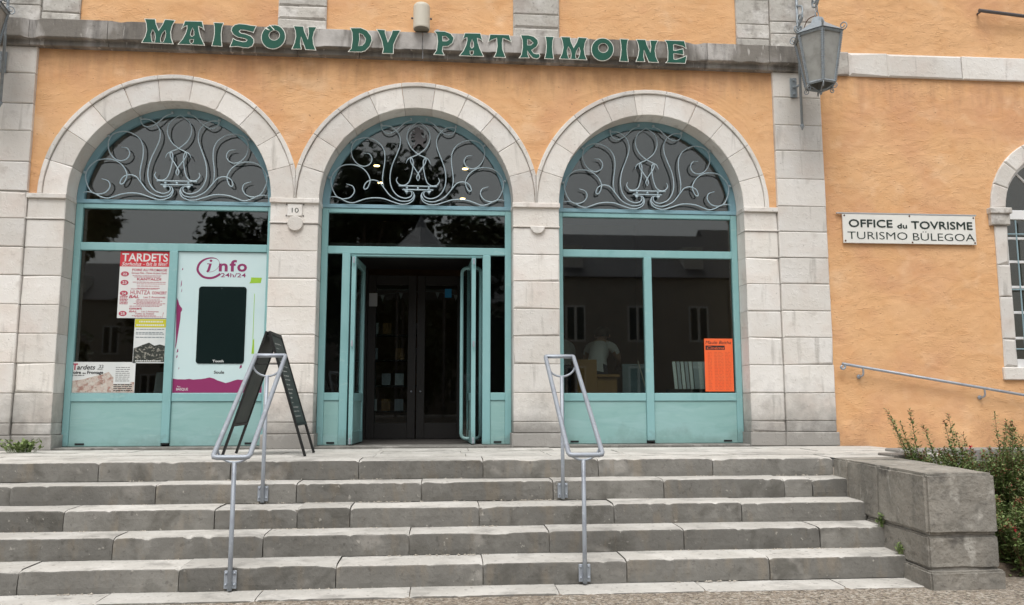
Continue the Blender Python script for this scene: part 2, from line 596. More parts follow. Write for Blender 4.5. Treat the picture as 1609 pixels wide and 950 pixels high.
def trowel(x, z, seed=0):
    """relief of hand-trowelled render, metres"""
    v = Vector((x * 1.7, z * 3.4, seed))
    w = noise.noise_vector(Vector((x * .9, z * .9, seed + 5))) * .9
    a = noise.noise(v + w)
    b = noise.noise(Vector((x * 5.2 + w.x * 2, z * 11 + w.y * 3, seed + 9)))
    c = noise.noise(Vector((x * 14 + w.y * 3, z * 26 + w.x * 3, seed + 3)))
    rid = (1 - abs(b)) ** 5
    return a * .004 + rid * .0045 + c * .0016

def render_wall(name, xs, lo, hi, y, nz, seed=0, amp=1.0):
    mb = MB()
    n = len(xs)
    vs = []
    for x in xs:
        a, b = lo(x), hi(x)
        for k in range(nz + 1):
            z = a + (b - a) * k / nz
            vs.append((x, y - amp * trowel(x, z, seed), z))
    fs = []
    for i in range(n - 1):
        for k in range(nz):
            p = i * (nz + 1) + k
            fs.append((p, p + nz + 1, p + nz + 2, p + 1))
    mb.add(vs, fs)
    # closed back, so that the wall has a real thickness
    return mb.build(name, 'render', B, smooth=True)

def frange(a, b, n):
    return [a + (b - a) * i / n for i in range(n + 1)]

RM = HW + .12
def arch_lo(x):
    for c in CX:
        if abs(x - c) < RM:
            return ZI + math.sqrt(max(0, RM * RM - (x - c) ** 2))
    return ZI - .02
XJ = SP + HW + .40   # outer end of the jamb strips
render_wall('wall', frange(-4.36, 4.36, 340), arch_lo, lambda x: 5.43, .022, 64, 1)
render_wall('wall', frange(-5.0, 5.0, 300), lambda x: 5.66, lambda x: 7.6, .03, 56, 4)
WX, WR = 8.06, .83
render_wall('wall', frange(4.93, WX - WR, 110), lambda x: .30, lambda x: 7.6, .035, 250, 8)
render_wall('wall', frange(WX - WR, WX + WR, 80), lambda x: .30, lambda x: 1.68, .035, 50, 8)
render_wall('wall', frange(WX - WR, WX + WR, 80), lambda x: 3.735 + math.sqrt(max(0, WR * WR - (x - WX) ** 2)), lambda x: 7.6, .035, 130, 8)
render_wall('wall', frange(WX + WR, 10.5, 70), lambda x: .30, lambda x: 7.6, .035, 250, 8)
render_wall('wall', frange(-8.0, -4.93, 70), lambda x: .0, lambda x: 7.6, .035, 110, 12)

# ---- piers, jambs and pilasters: a mortar core with one object for each stone
def pier(name, x0, x1, zs, yf, yb, mt='limestone', plinth=True, ch=(.004, .013)):
    core = MB().box(x0 + .012, x1 - .012, yf + .011, yb - .004, zs[0] - .02, zs[-1]).build(name, 'mortar', B)
    for i in range(len(zs) - 1):
        a, b = x0, x1
        f = yf
        if plinth and i == 0:
            a -= .022; b += .022; f = yf - .022
        mb = MB()
        j = lambda: random.uniform(-.0025, .0025)
        stone(mb, [(a, zs[i] + j()), (b, zs[i] + j()), (b, zs[i + 1] + j()), (a, zs[i + 1] + j())], f + random.uniform(-.002, .003), yb, ch=ch)
        mb.build('stone_block', mt, core)
    return core

YB = .30
IMP = [3.385, 3.628]
pier('pier', -SP / 2 - Pw / 2, -SP / 2 + Pw / 2, COURSES + [3.63], 0, YB)
pier('pier', SP / 2 - Pw / 2, SP / 2 + Pw / 2, COURSES + [3.63], 0, YB)
for s in (-1, 1):
    a, b = sorted((s * (SP + HW), s * 4.35))
    pier('jamb', a, b, COURSES + [3.63], 0, YB)
    a, b = sorted((s * 4.35, s * 4.96))
    pier('pilaster', a, b, COURSES + UPC, -.03, .1)
    a, b = sorted((s * 3.92, s * 4.35))
    pier('upper_pilaster', a, b, [5.69, 5.83, 6.02, 6.34, 6.7, 7.1], -.004, .06, 'limestone_weathered', False)
    a, b = sorted((s * 4.35, s * 4.96))
    pier('upper_pilaster', a, b, [5.69, 5.90, 6.06, 6.42, 6.75, 7.1], -.03, .06, 'limestone_weathered', False)
for c in (-1.385, 1.415):
    up_ = pier('upper_pilaster', c - .285, c + .285, [5.69, 5.86, 6.03, 6.4, 6.8, 7.1], -.012, .06, 'limestone_weathered', False, (.006, .03))

# imposts: cap moulding and necking on every pier and jamb
for a, b in ((-SP / 2 - Pw / 2, -SP / 2 + Pw / 2), (SP / 2 - Pw / 2, SP / 2 + Pw / 2), (-4.35, -SP - HW), (SP + HW, 4.35)):
    o = MB().bbox(a - .006, b + .006, -.028, YB, 3.626, 3.68, .005).build('impost', 'limestone', B)
    MB().bbox(a - .003, b + .003, -.013, .2, 3.388, 3.404, .003).build('necking', 'limestone', o)

# roundels carved on the two piers
for cx, cz, fl in ((-1.388, 3.385, 0), (1.417, 3.40, 1)):
    rr = .088
    pts = [(cx + rr * math.cos(t), cz + rr * math.sin(t)) for t in frange(0, 2 * math.pi, 32)[:-1]]
    if fl:
        pts = [(x, min(z, cz + .0)) for x, z in pts]
        pts = [p for i, p in enumerate(pts) if i == 0 or math.dist(p, pts[i - 1]) > 1e-4]
        pts = [(cx + rr * math.cos(t), cz + rr * math.sin(t)) for t in frange(math.pi, 2 * math.pi, 20)]
    mb = MB()
    stone(mb, pts, -.03, .01, 0, (.004, .006))
    mb.build('roundel', 'limestone', B)

# ---- arches
NV = 11
BW = .053
for ci, c in enumerate(CX):
    ring = MB()
    pin = [(c + (HW + .012) * math.cos(t), ZI + (HW + .012) * math.sin(t)) for t in frange(0, math.pi, 48)]
    pout = [(c + (HW + .12) * math.cos(t), ZI + (HW + .12) * math.sin(t)) for t in frange(math.pi, 0, 48)]
    ring.prism(pin + pout, .012, YB - .01)
    core = ring.build('arch', 'mortar', B)
    xl = c - SP / 2 if ci > 0 else None
    xr = c + SP / 2 if ci < 2 else None
    for k in range(NV):
        a0, a1 = math.pi * k / NV, math.pi * (k + 1) / NV
        def sect(r0, r1, n=6):
            return [(c + r1 * math.cos(t), ZI + r1 * math.sin(t)) for t in frange(a0, a1, n)] + [(c + r0 * math.cos(t), ZI + r0 * math.sin(t)) for t in frange(a1, a0, n)]
        mb = MB()
        p1 = clipx(sect(HW, HW + AV - BW), xl, xr)
        stone(mb, p1, random.uniform(-.002, .002), YB, .0022, (.003, .006))
        p2 = clipx(sect(HW + AV - BW, HW + AV), xl, xr)
        if len(p2) > 2 and abs(area(p2)) > .0008:
            stone(mb, p2, -.020, .1, .0022, (.004, .007))
        mb.build('voussoir', 'limestone', core)

# ---- cornice, one object for each stone
CJ = [-5.03, -4.42, -3.55, -2.62, -1.42, -.70, .045, 1.02, 2.05, 3.0, 3.50, 4.28, 5.03]
prof = [(.03, 5.725), (-.125, 5.695), (-.13, 5.69), (-.13, 5.485), (-.122, 5.474), (-.072, 5.468), (-.066, 5.46), (-.066, 5.41), (-.06, 5.402), (.03, 5.40)]
for i in range(len(CJ) - 1):
    mb = MB()
    n = max(6, int((CJ[i + 1] - CJ[i]) / .035))
    vs = []; fs = []
    xs = frange(CJ[i] + .003, CJ[i + 1] - .003, n)
    dy = random.uniform(-.004, .004)
    for q, x in enumerate(xs):
        for j, (y, z) in enumerate(prof):
            e = noise.noise(Vector((x * 9, j * .35, 3.3)))
            chip = max(0, noise.noise(Vector((x * 4, j * .2 + 7, 1.1))) - .25) * .06 if 1 <= j <= 4 else 0
            yy = y + dy + e * .003 + chip * (2.2 if x < -4.3 else .8)
            zz = z - chip * .4 + e * .002
            if j in (0, 9):
                yy, zz = y, z
            vs.append((x, yy, zz))
    m_ = len(prof)
    for q in range(n):
        for j in range(m_):
            k2 = (j + 1) % m_
            fs.append((q * m_ + j, q * m_ + k2, (q + 1) * m_ + k2, (q + 1) * m_ + j))
    fs.append(tuple(range(m_ - 1, -1, -1)))
    fs.append(tuple(n * m_ + j for j in range(m_)))
    mb.add(vs, fs)
    mb.mi = [0 if (k % m_) < 3 and k < n * m_ else 1 for k in range(len(fs))]
    mb.build('cornice_stone', ['cornice_pale', 'cornice_stone'] if -1.5 < CJ[i] < 1.5 else ['cornice_stone', 'cornice_stone'], B)

# ---- string course on the wings
for xs in ([5.0, 5.36, 5.87, 6.86, 7.85, 8.9, 9.9], [-4.96, -5.7, -6.7, -7.7]):
    for i in range(len(xs) - 1):
        a, b = sorted((xs[i], xs[i + 1]))
        mb = MB()
        stone(mb, [(a, 5.395), (b, 5.395), (b, 5.705), (a, 5.705)], -.005 if i else -.012, .1, .003, (.006, .018))
        mb.build('string_course_stone', 'limestone_weathered' if i == 0 else 'limestone', B)

# ---- grille of the fanlights, half of it traced, mirrored
def gp(pts):
    return [((x - 797) * .001514, 3.695 + (810 - y) * .001574) for x, y in pts]
STROKES = [
    [(235, 662), (285, 680), (300, 722), (270, 765), (215, 780), (165, 762), (130, 705), (115, 640), (135, 580), (190, 527), (260, 511), (330, 522), (385, 560), (415, 608), (420, 645), (402, 690), (380, 701), (374, 682), (395, 645), (440, 628), (490, 642), (530, 688), (580, 747), (640, 781), (690, 790), (738, 780), (763, 752), (765, 725), (748, 706)],
    [(365, 418), (410, 425), (432, 465), (415, 505), (370, 523), (320, 505), (280, 455), (268, 390), (290, 330), (350, 300), (420, 302), (490, 340), (527, 400), (533, 480), (521, 570), (518, 630), (530, 688)],
    [(735, 148), (685, 170), (640, 213), (600, 244), (560, 258), (520, 245), (500, 207), (530, 197), (580, 206), (625, 241), (650, 290), (651, 350), (628, 420), (592, 510), (576, 600), (588, 680), (630, 740), (690, 765), (735, 755), (751, 730), (738, 709), (712, 716)],
    [(700, 492), (715, 460), (750, 440), (797, 418), (858, 365), (888, 290), (868, 212), (797, 158)],
    [(635, 602), (627, 630), (650, 660), (690, 664), (724, 640), (745, 580), (756, 510), (755, 470), (743, 449), (735, 465), (746, 497), (770, 530), (797, 572), (808, 602), (797, 628)],
    [(105, 768), (140, 764), (182, 771), (240, 800), (290, 809), (335, 795), (390, 776), (455, 767), (525, 771), (600, 795), (660, 812), (710, 810), (755, 787), (772, 750), (768, 728)],
]
def grille(parent, cx):
    mb = MB()
    Y = .222
    for s in (1, -1):
        for st in STROKES:
            p = cr([Vector((x * s, z)) for x, z in gp(st)], 5)
            p = [(v.x + cx, Y, v.y) for v in p]
            n = len(p)
            rs = [.0071 * min(1, .45 + min(i, n - 1 - i) / 12) for i in range(n)]
            mb.tube(p, rs, 6)
        for q in ((105, 615), (268, 335), (500, 190), (735, 140)):
            (x, z), = gp([q])
            mb.box(cx + s * x - .012, cx + s * x + .012, Y - .01, .262, z - .012, z + .012)
        (x, z), = gp([(690, 703)])
        mb.prism([(cx + s * x, z), (cx + s * (x + .05), z - .005), (cx + s * (x + .03), z - .05)][::s], Y - .008, Y + .008)
    for za, xa, xb in ((670, 645, 949), (698, 675, 919)):
        (x0, z0), (x1, z1) = gp([(xa, za), (xb, za)])
        mb.bbox(cx + x0, cx + x1, Y - .011, Y + .011, z0 - .007, z0 + .007, .003)
    for q in (711, 797, 883):
        (x, z), = gp([(q, 684)])
        mb.lathe([(.001, -.010), (.012, -.007), (.014, 0), (.012, .007), (.001, .010)], (cx + x, Y, z), 10, axis='y')
    return mb.build('grille', 'iron_blue', parent, smooth=True)

# ---- shopfronts
def arcpts(c, r, n=48):
    return [(c + r * math.cos(t), ZI + r * math.sin(t)) for t in frange(0, math.pi, n)]

def pane(parent, x0, x1, z0, z1, y=.285, mt='pane_glass'):
    return MB().box(x0, x1, y, y + .006, z0, z1).build('pane', mt, parent)

def member(parent, name, x0, x1, z0, z1, y0=FR, y1=.31, mt='paint_teal', b=.005):
    return MB().bbox(x0, x1, y0, y1, z0, z1, b).build(name, mt, parent)

ZB = .85
for ci, c in enumerate(CX):
    f = MB()
    e = 1.128; i_ = 1.052
    f.bbox(c - e, c - i_, FR, .31, ZB, 3.638, .006)
    f.bbox(c + i_, c + e, FR, .31, ZB, 3.638, .006)
    f.bbox(c - i_ + .001, c + i_ - .001, FR + .002, .31, 3.584, 3.637, .005)
    fr = f.build('shopfront', 'paint_teal', B)
    # fanlight
    ring = MB()
    a, b = arcpts(c, 1.128), arcpts(c, 1.046)
    ring.prism(a + b[::-1], FR, .31)
    ring.bbox(c - 1.128, c + 1.128, FR - .008, .31, 3.640, 3.688, .006)
    for q in range(5):
        ring.lathe([(.004, -.004), (.006, 0)], (c - .8 + q * .4, FR - .008, 3.664), 8, axis='y')
    fan = ring.build('fanlight_frame', 'paint_blue', fr)
    MB().prism([p for p in arcpts(c, 1.06)] , .288, .294).build('fanlight_pane', 'pane_glass', fr)
    grille(fr, c)
    # transom
    member(fr, 'transom', c - i_, c + i_, 3.09, 3.18)
    pane(fr, c - i_, c + i_, 3.18, 3.584)
    if ci != 1:
        mx = c - (.0 if ci == 0 else .012)
        member(fr, 'mullion', mx - .047, mx + .047, .885, 3.09, FR - .016, .312)
        MB().box(mx - .038, mx + .038, FR - .012, .3, .868, .884).build('drain_slot', 'black_slot', fr)
        for s, x0, x1 in ((-1, c - i_, mx - .047), (1, mx + .047, c + i_)):
            member(fr, 'rail', x0, x1, 1.352, 1.446)
            member(fr, 'panel', x0, x1, ZB, 1.352, FR + .013, .31, 'paint_panel')
            xd = c - .93 if s < 0 else c + .93
            rot = MB().box(xd - .05, xd + .05, FR + .008, FR + .015, .868, .888)
            rot.build('drain_slot', 'black_slot', fr)
            pane(fr, x0, x1, 1.446, 3.09)
    else:
        for s in (-1, 1):
            x0, x1 = sorted((s * .783, s * .878))
            member(fr, 'mullion', x0, x1, ZB, 3.09, FR - .006, .34)
            x0, x1 = sorted((s * .878, s * i_))
            member(fr, 'rail', x0, x1, 1.362, 1.452)
            member(fr, 'panel', x0, x1, ZB, 1.362, FR + .013, .31, 'paint_panel')
            xm = (x0 + x1) / 2
            MB().box(xm - .045, xm + .045, FR + .006, FR + .015, .868, .888).build('drain_slot', 'black_slot', fr)
            pane(fr, x0, x1, 1.452, 3.09, mt='dark_glass')
        # head above the doors
        member(fr, 'door_head', -.783, .783, 3.062, 3.09, FR + .012, .33)
    # stone sill under the frame
    s_ = MB()
    n = 30
    s_.bbox(c - HW + .004, c + HW - .004, .02, .36, ZL - .03, ZB - .002, .008)
    s_.build('threshold', 'sill_stone', B)

# lion plate in the centre oval
LION = [(30, 20), (44, 8), (60, 4), (76, 10), (80, 24), (92, 20), (104, 30), (108, 48), (98, 52), (94, 42), (86, 46), (90, 70), (100, 88), (112, 96), (122, 84), (120, 66), (130, 60), (134, 80), (128, 104), (112, 118), (104, 122), (106, 140), (122, 156), (112, 172), (100, 160), (88, 146), (74, 138), (60, 140), (52, 154), (36, 168), (28, 184), (18, 180), (26, 162), (38, 146), (38, 122), (44, 108), (30, 104), (14, 108), (6, 98), (12, 90), (26, 92), (38, 88), (24, 76), (10, 78), (4, 66), (14, 60), (30, 66), (42, 62), (34, 52), (18, 48), (12, 38), (22, 34), (32, 38)]
lx = [((730 + x * 1.0 - 797) * .001514, 3.695 + (810 - 195 - y * .98) * .001574) for x, y in LION]
MB().prism(lx, .24, .25).build('lion_emblem', 'dark_iron', [o for o in C.objects if o.name == 'shopfront.001'][0])

# ---- door leaves, open
def leaf(name, xa, ya, xb, yb_):
    """narrow glazed leaf between two plan points"""
    o = Vector((xa, ya, 0)); d = Vector((xb - xa, yb_ - ya, 0)); L = d.length; d.normalize()
    nrm = Vector((-d.y, d.x, 0))
    def bx(mb, s0, s1, z0, z1, t):
        vs = [o + d * s + nrm * q + Vector((0, 0, z)) for s in (s0, s1) for q in (-t, t) for z in (z0, z1)]
        mb.add(vs, [(0, 1, 3, 2), (4, 6, 7, 5), (0, 4, 5, 1), (2, 3, 7, 6), (0, 2, 6, 4), (1, 5, 7, 3)])
    mb = MB()
    bx(mb, 0, .07, .862, 3.05, .024); bx(mb, L - .07, L, .862, 3.05, .024)
    bx(mb, .071, L - .071, 2.97, 3.05, .022); bx(mb, .071, L - .071, 1.36, 1.45, .022); bx(mb, .071, L - .071, .862, 1.0, .022)
    lf = mb.build(name, 'paint_teal', B)
    p = MB(); bx(p, .07, L - .07, 1.45, 2.97, .004); p.build('pane', 'dark_glass', lf)
    p = MB(); bx(p, .07, L - .07, 1.0, 1.36, .012); p.build('panel', 'paint_panel', lf)
    return lf
l1 = leaf('door_leaf', -.735, .20, -.69, .92)
l2 = leaf('door_leaf', .675, .20, .64, .95)
for lf, x in ((l1, -.735), (l2, .675)):
    mb = MB()
    for z in (.90, 2.02, 3.0):
        mb.bbox(x - .012, x + .012, .168, .176, z - .035, z + .035, .002)
    mb.build('hinge', 'zinc', lf)
# rounded frame of the second, folded leaf at the right
rf = []
x0, x1, z0, z1, rr = .545, .775, .90, 2.99, .06
for cx_, cz_, a0 in ((x1 - rr, z1 - rr, 0), (x0 + rr, z1 - rr, 90), (x0 + rr, z0 + rr, 180), (x1 - rr, z0 + rr, 270)):
    for k in range(5):
        t = R(a0 + k * 22.5)
        xx = cx_ + rr * math.cos(t)
        rf.append((xx, .62 - (xx - x0) * .3, cz_ + rr * math.sin(t)))
fl = MB().tube(rf, .022, 8, closed=True).build('folding_leaf_frame', 'paint_teal', B, smooth=True)
MB().add([(x0 + .02, .616, z0 + .03), (x1 - .02, .553, z0 + .03), (x1 - .02, .553, z1 - .03), (x0 + .02, .616, z1 - .03),
          (x0 + .02, .622, z0 + .03), (x1 - .02, .559, z0 + .03), (x1 - .02, .559, z1 - .03), (x0 + .02, .622, z1 - .03)],
         [(0, 1, 2, 3), (7, 6, 5, 4), (0, 4, 5, 1), (1, 5, 6, 2), (2, 6, 7, 3), (3, 7, 4, 0)]).build('pane', 'dark_glass', fl)

# ---- interior
MB().box(-5.2, 5.2, .37, 7.2, ZL - .1, .846).build('interior_floor', 'interior_floor', B)
MB().box(-5.2, 5.2, .34, 7.2, 5.0, 5.15).build('interior_ceiling', 'interior_ceiling', B)
MB().box(-5.2, 5.2, 7.0, 7.2, .846, 5.0).build('interior_wall', 'interior_wall', B)
for s in (-1, 1):
    a, b = sorted((s * 4.3, s * 5.2))
    MB().box(a, b, .34, 7.0, .846, 5.0).build('interior_wall', 'interior_ochre', B)
for x in (-1.40, 1.40):
    MB().box(x - .1, x + .1, .34, 4.5, .846, 3.5).build('partition', 'interior_wall', B)
MB().box(-1.3, 1.3, .36, 1.8, 3.16, 3.24).build('vestibule_ceiling', 'door_brown', B)
# inner pair of dark glazed doors
for s in (-1, 1):
    d = MB()
    x0, x1 = sorted((s * .006 - .045, s * .66 - .045))
    for a, b, z0, z1 in ((x0, x0 + .11, .85, 3.06), (x1 - .11, x1, .85, 3.06), (x0 + .11, x1 - .11, .85, 1.06), (x0 + .11, x1 - .11, 2.93, 3.06)):
        d.bbox(a, b, 1.70, 1.76, z0, z1, .004)
    dd = d.build('inner_door', 'door_brown', B)
    pane(dd, x0 + .11, x1 - .11, 1.06, 2.93, 1.73, 'dark_glass')
    MB().lathe([(.004, -.02), (.012, -.014), (.012, 0)], (-.045 + s * .06, 1.70, 1.48), 10, axis='y').build('knob', 'zinc', dd)
    xa, xb = sorted((s * .66 - .045, s * 1.3))
    MB().box(xa + .003, xb - .003, 1.69, 1.79, .85, 3.15).build('inner_side_wall', 'door_brown', B)

# ------------------------------------------------------------------ window on the right wing
wc, wr = 8.06, .74
wn_ = MB()
sur = MB()
for s in (-1, 1):
    xa, xb = sorted((wc + s * (wr + .012), wc + s * (wr + .16)))
    sur.box(xa, xb, .03, .2, 1.70, 3.6)
sur.box(wc - wr, wc + wr, .05, .2, 1.62, 1.74)
sur = sur.build('window_surround', 'mortar', B)
for i, (a, b) in enumerate(((1.76, 2.10), (2.10, 2.62), (2.62, 3.02), (3.02, 3.515))):
    for s in (-1, 1):
        mb = MB()
        xa, xb = sorted((wc + s * wr, wc + s * (wr + .175)))
        stone(mb, [(xa, a), (xb, a), (xb, b), (xa, b)], .012, .22, .003, (.006, .018))
        mb.build('stone_block', 'limestone', sur)
for s in (-1, 1):
    xa, xb = sorted((wc + s * (wr - .02), wc + s * (wr + .235)))
    mb = MB()
    stone(mb, [(xa, 3.517), (xb, 3.517), (xb, 3.66), (xa, 3.66)], -.02, .22, .002)
    mb.bbox(xa - .015, xb + .015, -.045, .22, 3.66, 3.735, .008)
    mb.build('impost', 'limestone_weathered', sur)
MB().bbox(wc - wr - .2, wc + wr + .2, -.004, .22, 1.60, 1.757, .012).build('sill', 'limestone', sur)
for k in range(9):
    a0, a1 = math.pi * k / 9, math.pi * (k + 1) / 9
    z0 = 3.735
    p = [(wc + (wr + .205) * math.cos(t), z0 + (wr + .205) * math.sin(t)) for t in frange(a0, a1, 5)] + [(wc + wr * math.cos(t), z0 + wr * math.sin(t)) for t in frange(a1, a0, 5)]
    mb = MB()
    stone(mb, p, .008, .22, .003, (.005, .014))
    mb.build('voussoir', 'limestone', sur)
wf = MB()
wf.bbox(wc - wr, wc - wr + .07, .12, .17, 1.757, 3.62, .004); wf.bbox(wc + wr - .07, wc + wr, .12, .17, 1.757, 3.62, .004)
wf.bbox(wc - wr, wc + wr, .11, .17, 3.62, 3.74, .005); wf.bbox(wc - wr + .07, wc + wr - .07, .12, .17, 1.757, 1.86, .004)
wf.bbox(wc - .05, wc + .05, .12, .17, 1.86, 3.62, .004)
pa = [(wc + wr * math.cos(t), 3.74 + wr * math.sin(t)) for t in frange(0, math.pi, 24)]
pb = [(wc + (wr - .06) * math.cos(t), 3.74 + (wr - .06) * math.sin(t)) for t in frange(math.pi, 0, 24)]
wf.prism(pa + pb, .12, .17)
wfo = wf.build('window', 'white_paint', B)
gb = MB()
for z in (2.12, 2.44, 2.76, 3.08, 3.38):
    gb.bbox(wc - wr + .07, wc - .05, .125, .155, z - .016, z + .016, .003)
    gb.bbox(wc + .05, wc + wr - .07, .125, .155, z - .016, z + .016, .003)
for t in (45, 90, 135):
    c_, s_ = math.cos(R(t)), math.sin(R(t))
    gb.tube([(wc + c_ * .3, .14, 3.74 + s_ * .3), (wc + c_ * (wr - .05), .14, 3.74 + s_ * (wr - .05))], .014, 6)
gb.tube([(wc + .3 * math.cos(t), .14, 3.74 + .3 * math.sin(t)) for t in frange(0, math.pi, 16)], .014, 6)
gb.bbox(wc - .40, wc - .37, .126, .154, 1.86, 3.62, .003); gb.bbox(wc + .37, wc + .40, .126, .154, 1.86, 3.62, .003)
gb.build('glazing_bar', 'white_paint', wfo)
pane(wfo, wc - wr + .05, wc + wr - .05, 1.84, 3.63, .142)
MB().prism(pb[::-1], .142, .148).build('pane', 'pane_glass', wfo)
MB().box(wc - 1.0, wc + 1.0, .9, .95, 1.0, 4.9).build('interior_wall', 'interior_wall', B)
gr = MB()
for k in range(9):
    x = wc - .60 + k * .15
    gr.tube([(x, .06, 1.757), (x, .06, 3.60)], .009, 6)
for z in (1.98, 2.72, 3.42):
    gr.tube([(wc - wr, .06, z), (wc + wr, .06, z)], .009, 6)
gr.build('window_grille', 'grille_blue', wfo)

# ------------------------------------------------------------------ stone staircase
ST = empty('stone_staircase', (0, -2.4, 0), 'grey worn stone steps rising across the front to the doorways', 'steps')
YS = [-3.096, -2.759, -2.442, -2.105, -1.818]
JT = {5: [-4.05, -2.67, -1.546, -.423, .694, 1.755, 2.836, 4.005],
      4: [-4.05, -3.25, -2.079, -.915, .146, 1.296, 2.287, 3.396, 3.657, 4.005],
      3: [-4.05, -2.663, -1.498, -.844, -.421, .633, 1.765, 2.867, 3.985],
      2: [-4.05, -3.26, -2.154, -1.042, .074, 1.174, 2.264, 3.396, 3.965],
      1: [-4.05, -2.66, -1.554, -.44, .634, 1.717, 2.827, 3.945]}
RS = .165

def step_block(x0, x1, yf, yb, z0, z1, seed, gap=.004, nose=.007):
    dz = random.uniform(-.006, .005); df = random.uniform(-.008, .006)
    z1 += dz; yf += df
    n = max(8, int((x1 - x0) / .028))
    pr = [(yb, z1), ((yf + yb) / 2, z1), (yf + .07, z1), (yf + nose * 1.6, z1), (yf + nose * .5, z1 - nose * .4), (yf, z1 - nose * 1.5), (yf, z1 - .07), (yf + .002, z0 + .04), (yf + .006, z0 + .002), (yb, z0 + .002)]
    m_ = len(pr)
    vs = []
    for q in range(n + 1):
        t = q / n
        x = x0 + gap + (x1 - x0 - 2 * gap) * t
        ed = max(0, 1 - min(x - x0, x1 - x) / .045)
        chip = max(0, noise.noise(Vector((x * 3.1, seed * 7.7, 0))) - .34) * .05 + max(0, noise.noise(Vector((x * 14, seed * 3.1, 4))) - .36) * .05 + max(0, noise.noise(Vector((x * 37, seed * 5.1, 9))) - .15) * .006
        chip += ed * ed * .018 * (1 + noise.noise(Vector((x * 5, seed, 8))))
        for j, (y, z) in enumerate(pr):
            a = noise.noise(Vector((x * 6, y * 9, z * 14 + seed)))
            b = noise.noise(Vector((x * 22, y * 24, z * 30 + seed)))
            ny = a * .003 + b * .0025
            nz = (noise.noise(Vector((x * 2.2, y * 4, seed + 20)))) * .004 + b * .0012
            yy, zz = y + ny, z + nz * (1 if z > z0 + .1 else .3)
            k = {3: .9, 4: 1.0, 5: .8, 6: .25}.get(j, 0)
            yy += chip * k
            zz -= chip * {2: .1, 3: .75, 4: 1.0, 5: .9, 6: .2}.get(j, 0)
            if j in (0, 9):
                yy = y
            vs.append((x, yy, zz))
    mb = MB()
    top = []; frt = []
    for q in range(n):
        for j in range(m_):
            k2 = (j + 1) % m_
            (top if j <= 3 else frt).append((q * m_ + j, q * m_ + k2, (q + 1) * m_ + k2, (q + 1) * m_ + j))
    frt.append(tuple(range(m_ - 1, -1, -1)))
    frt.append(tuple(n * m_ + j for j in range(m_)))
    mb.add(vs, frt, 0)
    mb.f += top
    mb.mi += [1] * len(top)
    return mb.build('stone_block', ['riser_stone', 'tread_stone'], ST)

core = MB()
for k in range(5):
    yb = .33 if k == 4 else YS[k + 1] + .10
    core.box(-4.04, 3.98 if k < 4 else 3.99, YS[k] + .03, yb, max(k * RS - .04, -.05), (k + 1) * RS - .02)
core.build('mortar_bed', 'mortar', ST)
sd_ = 0
for k in range(1, 6):
    js = JT[k]
    yb = YS[k] + .035 if k < 5 else YS[4] + .42
    for a, b in zip(js[:-1], js[1:]):
        sd_ += 1
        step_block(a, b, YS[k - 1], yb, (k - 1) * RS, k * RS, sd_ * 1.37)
# ground slab in front of the lowest step
for a, b in zip([-4.2, -3.1, -2.02, -.955, .104, 1.168, 2.238, 3.3], [-3.1, -2.02, -.955, .104, 1.168, 2.238, 3.3, 4.02]):
    sd_ += 1
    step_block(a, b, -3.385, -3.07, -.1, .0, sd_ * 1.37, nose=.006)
# crumbled mortar lying along the backs of the treads
cm = MB()
rn_ = random.Random(77)
for k in range(0, 5):
    y_ = YS[k]
    z_ = k * RS
    for _ in range(9):
        xc = rn_.uniform(-3.2, 3.85); wd = rn_.uniform(.05, .35)
        for _ in range(int(wd * 70)):
            x = xc + rn_.uniform(-wd, wd)
            if not -4 < x < 3.9:
                continue
            r_ = rn_.uniform(.003, .011)
            y0_ = y_ - rn_.uniform(.002, .02)
            p6 = [(r_ * rn_.uniform(.7, 1.6), 0, 0), (-r_ * rn_.uniform(.7, 1.6), 0, 0), (0, r_ * rn_.uniform(.6, 1), 0), (0, -r_ * rn_.uniform(.6, 1.2), 0), (0, 0, r_ * rn_.uniform(.5, 1.1)), (0, 0, -.004)]
            cm.add([(x + a, y0_ + b, z_ + c + .002) for a, b, c in p6], [(0, 2, 4), (2, 1, 4), (1, 3, 4), (3, 0, 4), (2, 0, 5), (1, 2, 5), (3, 1, 5), (0, 3, 5)])
tag(cm.build('mortar_crumbs', 'crumb', ST), kind='stuff')
# paving of the landing
def slab(x0, x1, y0, y1, z, parent, mt='tread_stone', th=.08):
    mb = MB()
    dz = random.uniform(-.004, .003)
    nx = max(2, int((x1 - x0) / .12)); ny = max(2, int((y1 - y0) / .12))
    g_ = .0035
    vs = []
    for i in range(nx + 1):
        for j in range(ny + 1):
            x = x0 + g_ + (x1 - x0 - 2 * g_) * i / nx; y = y0 + g_ + (y1 - y0 - 2 * g_) * j / ny
            vs.append((x, y, z + dz + noise.noise(Vector((x * 2, y * 2, z))) * .003))
    fs = [(i * (ny + 1) + j, (i + 1) * (ny + 1) + j, (i + 1) * (ny + 1) + j + 1, i * (ny + 1) + j + 1) for i in range(nx) for j in range(ny)]
    mb.add(vs, fs)
    mb.box(x0 + g_, x1 - g_, y0 + g_, y1 - g_, z - th, z - .009)
    # skirt
    rim = [i * (ny + 1) for i in range(nx + 1)] + [nx * (ny + 1) + j for j in range(1, ny + 1)] + [i * (ny + 1) + ny for i in range(nx - 1, -1, -1)] + [j for j in range(ny - 1, 0, -1)]
    lo = [(vs[i][0], vs[i][1], z - .02) for i in rim]
    n = len(rim)
    mb.add([vs[i] for i in rim] + lo, [(i, i + n, (i + 1) % n + n, (i + 1) % n) for i in range(n)])
    return mb.build('paving_slab', mt, parent)
rows = [(-1.398, -.95), (-.95, -.50), (-.50, -.03)]
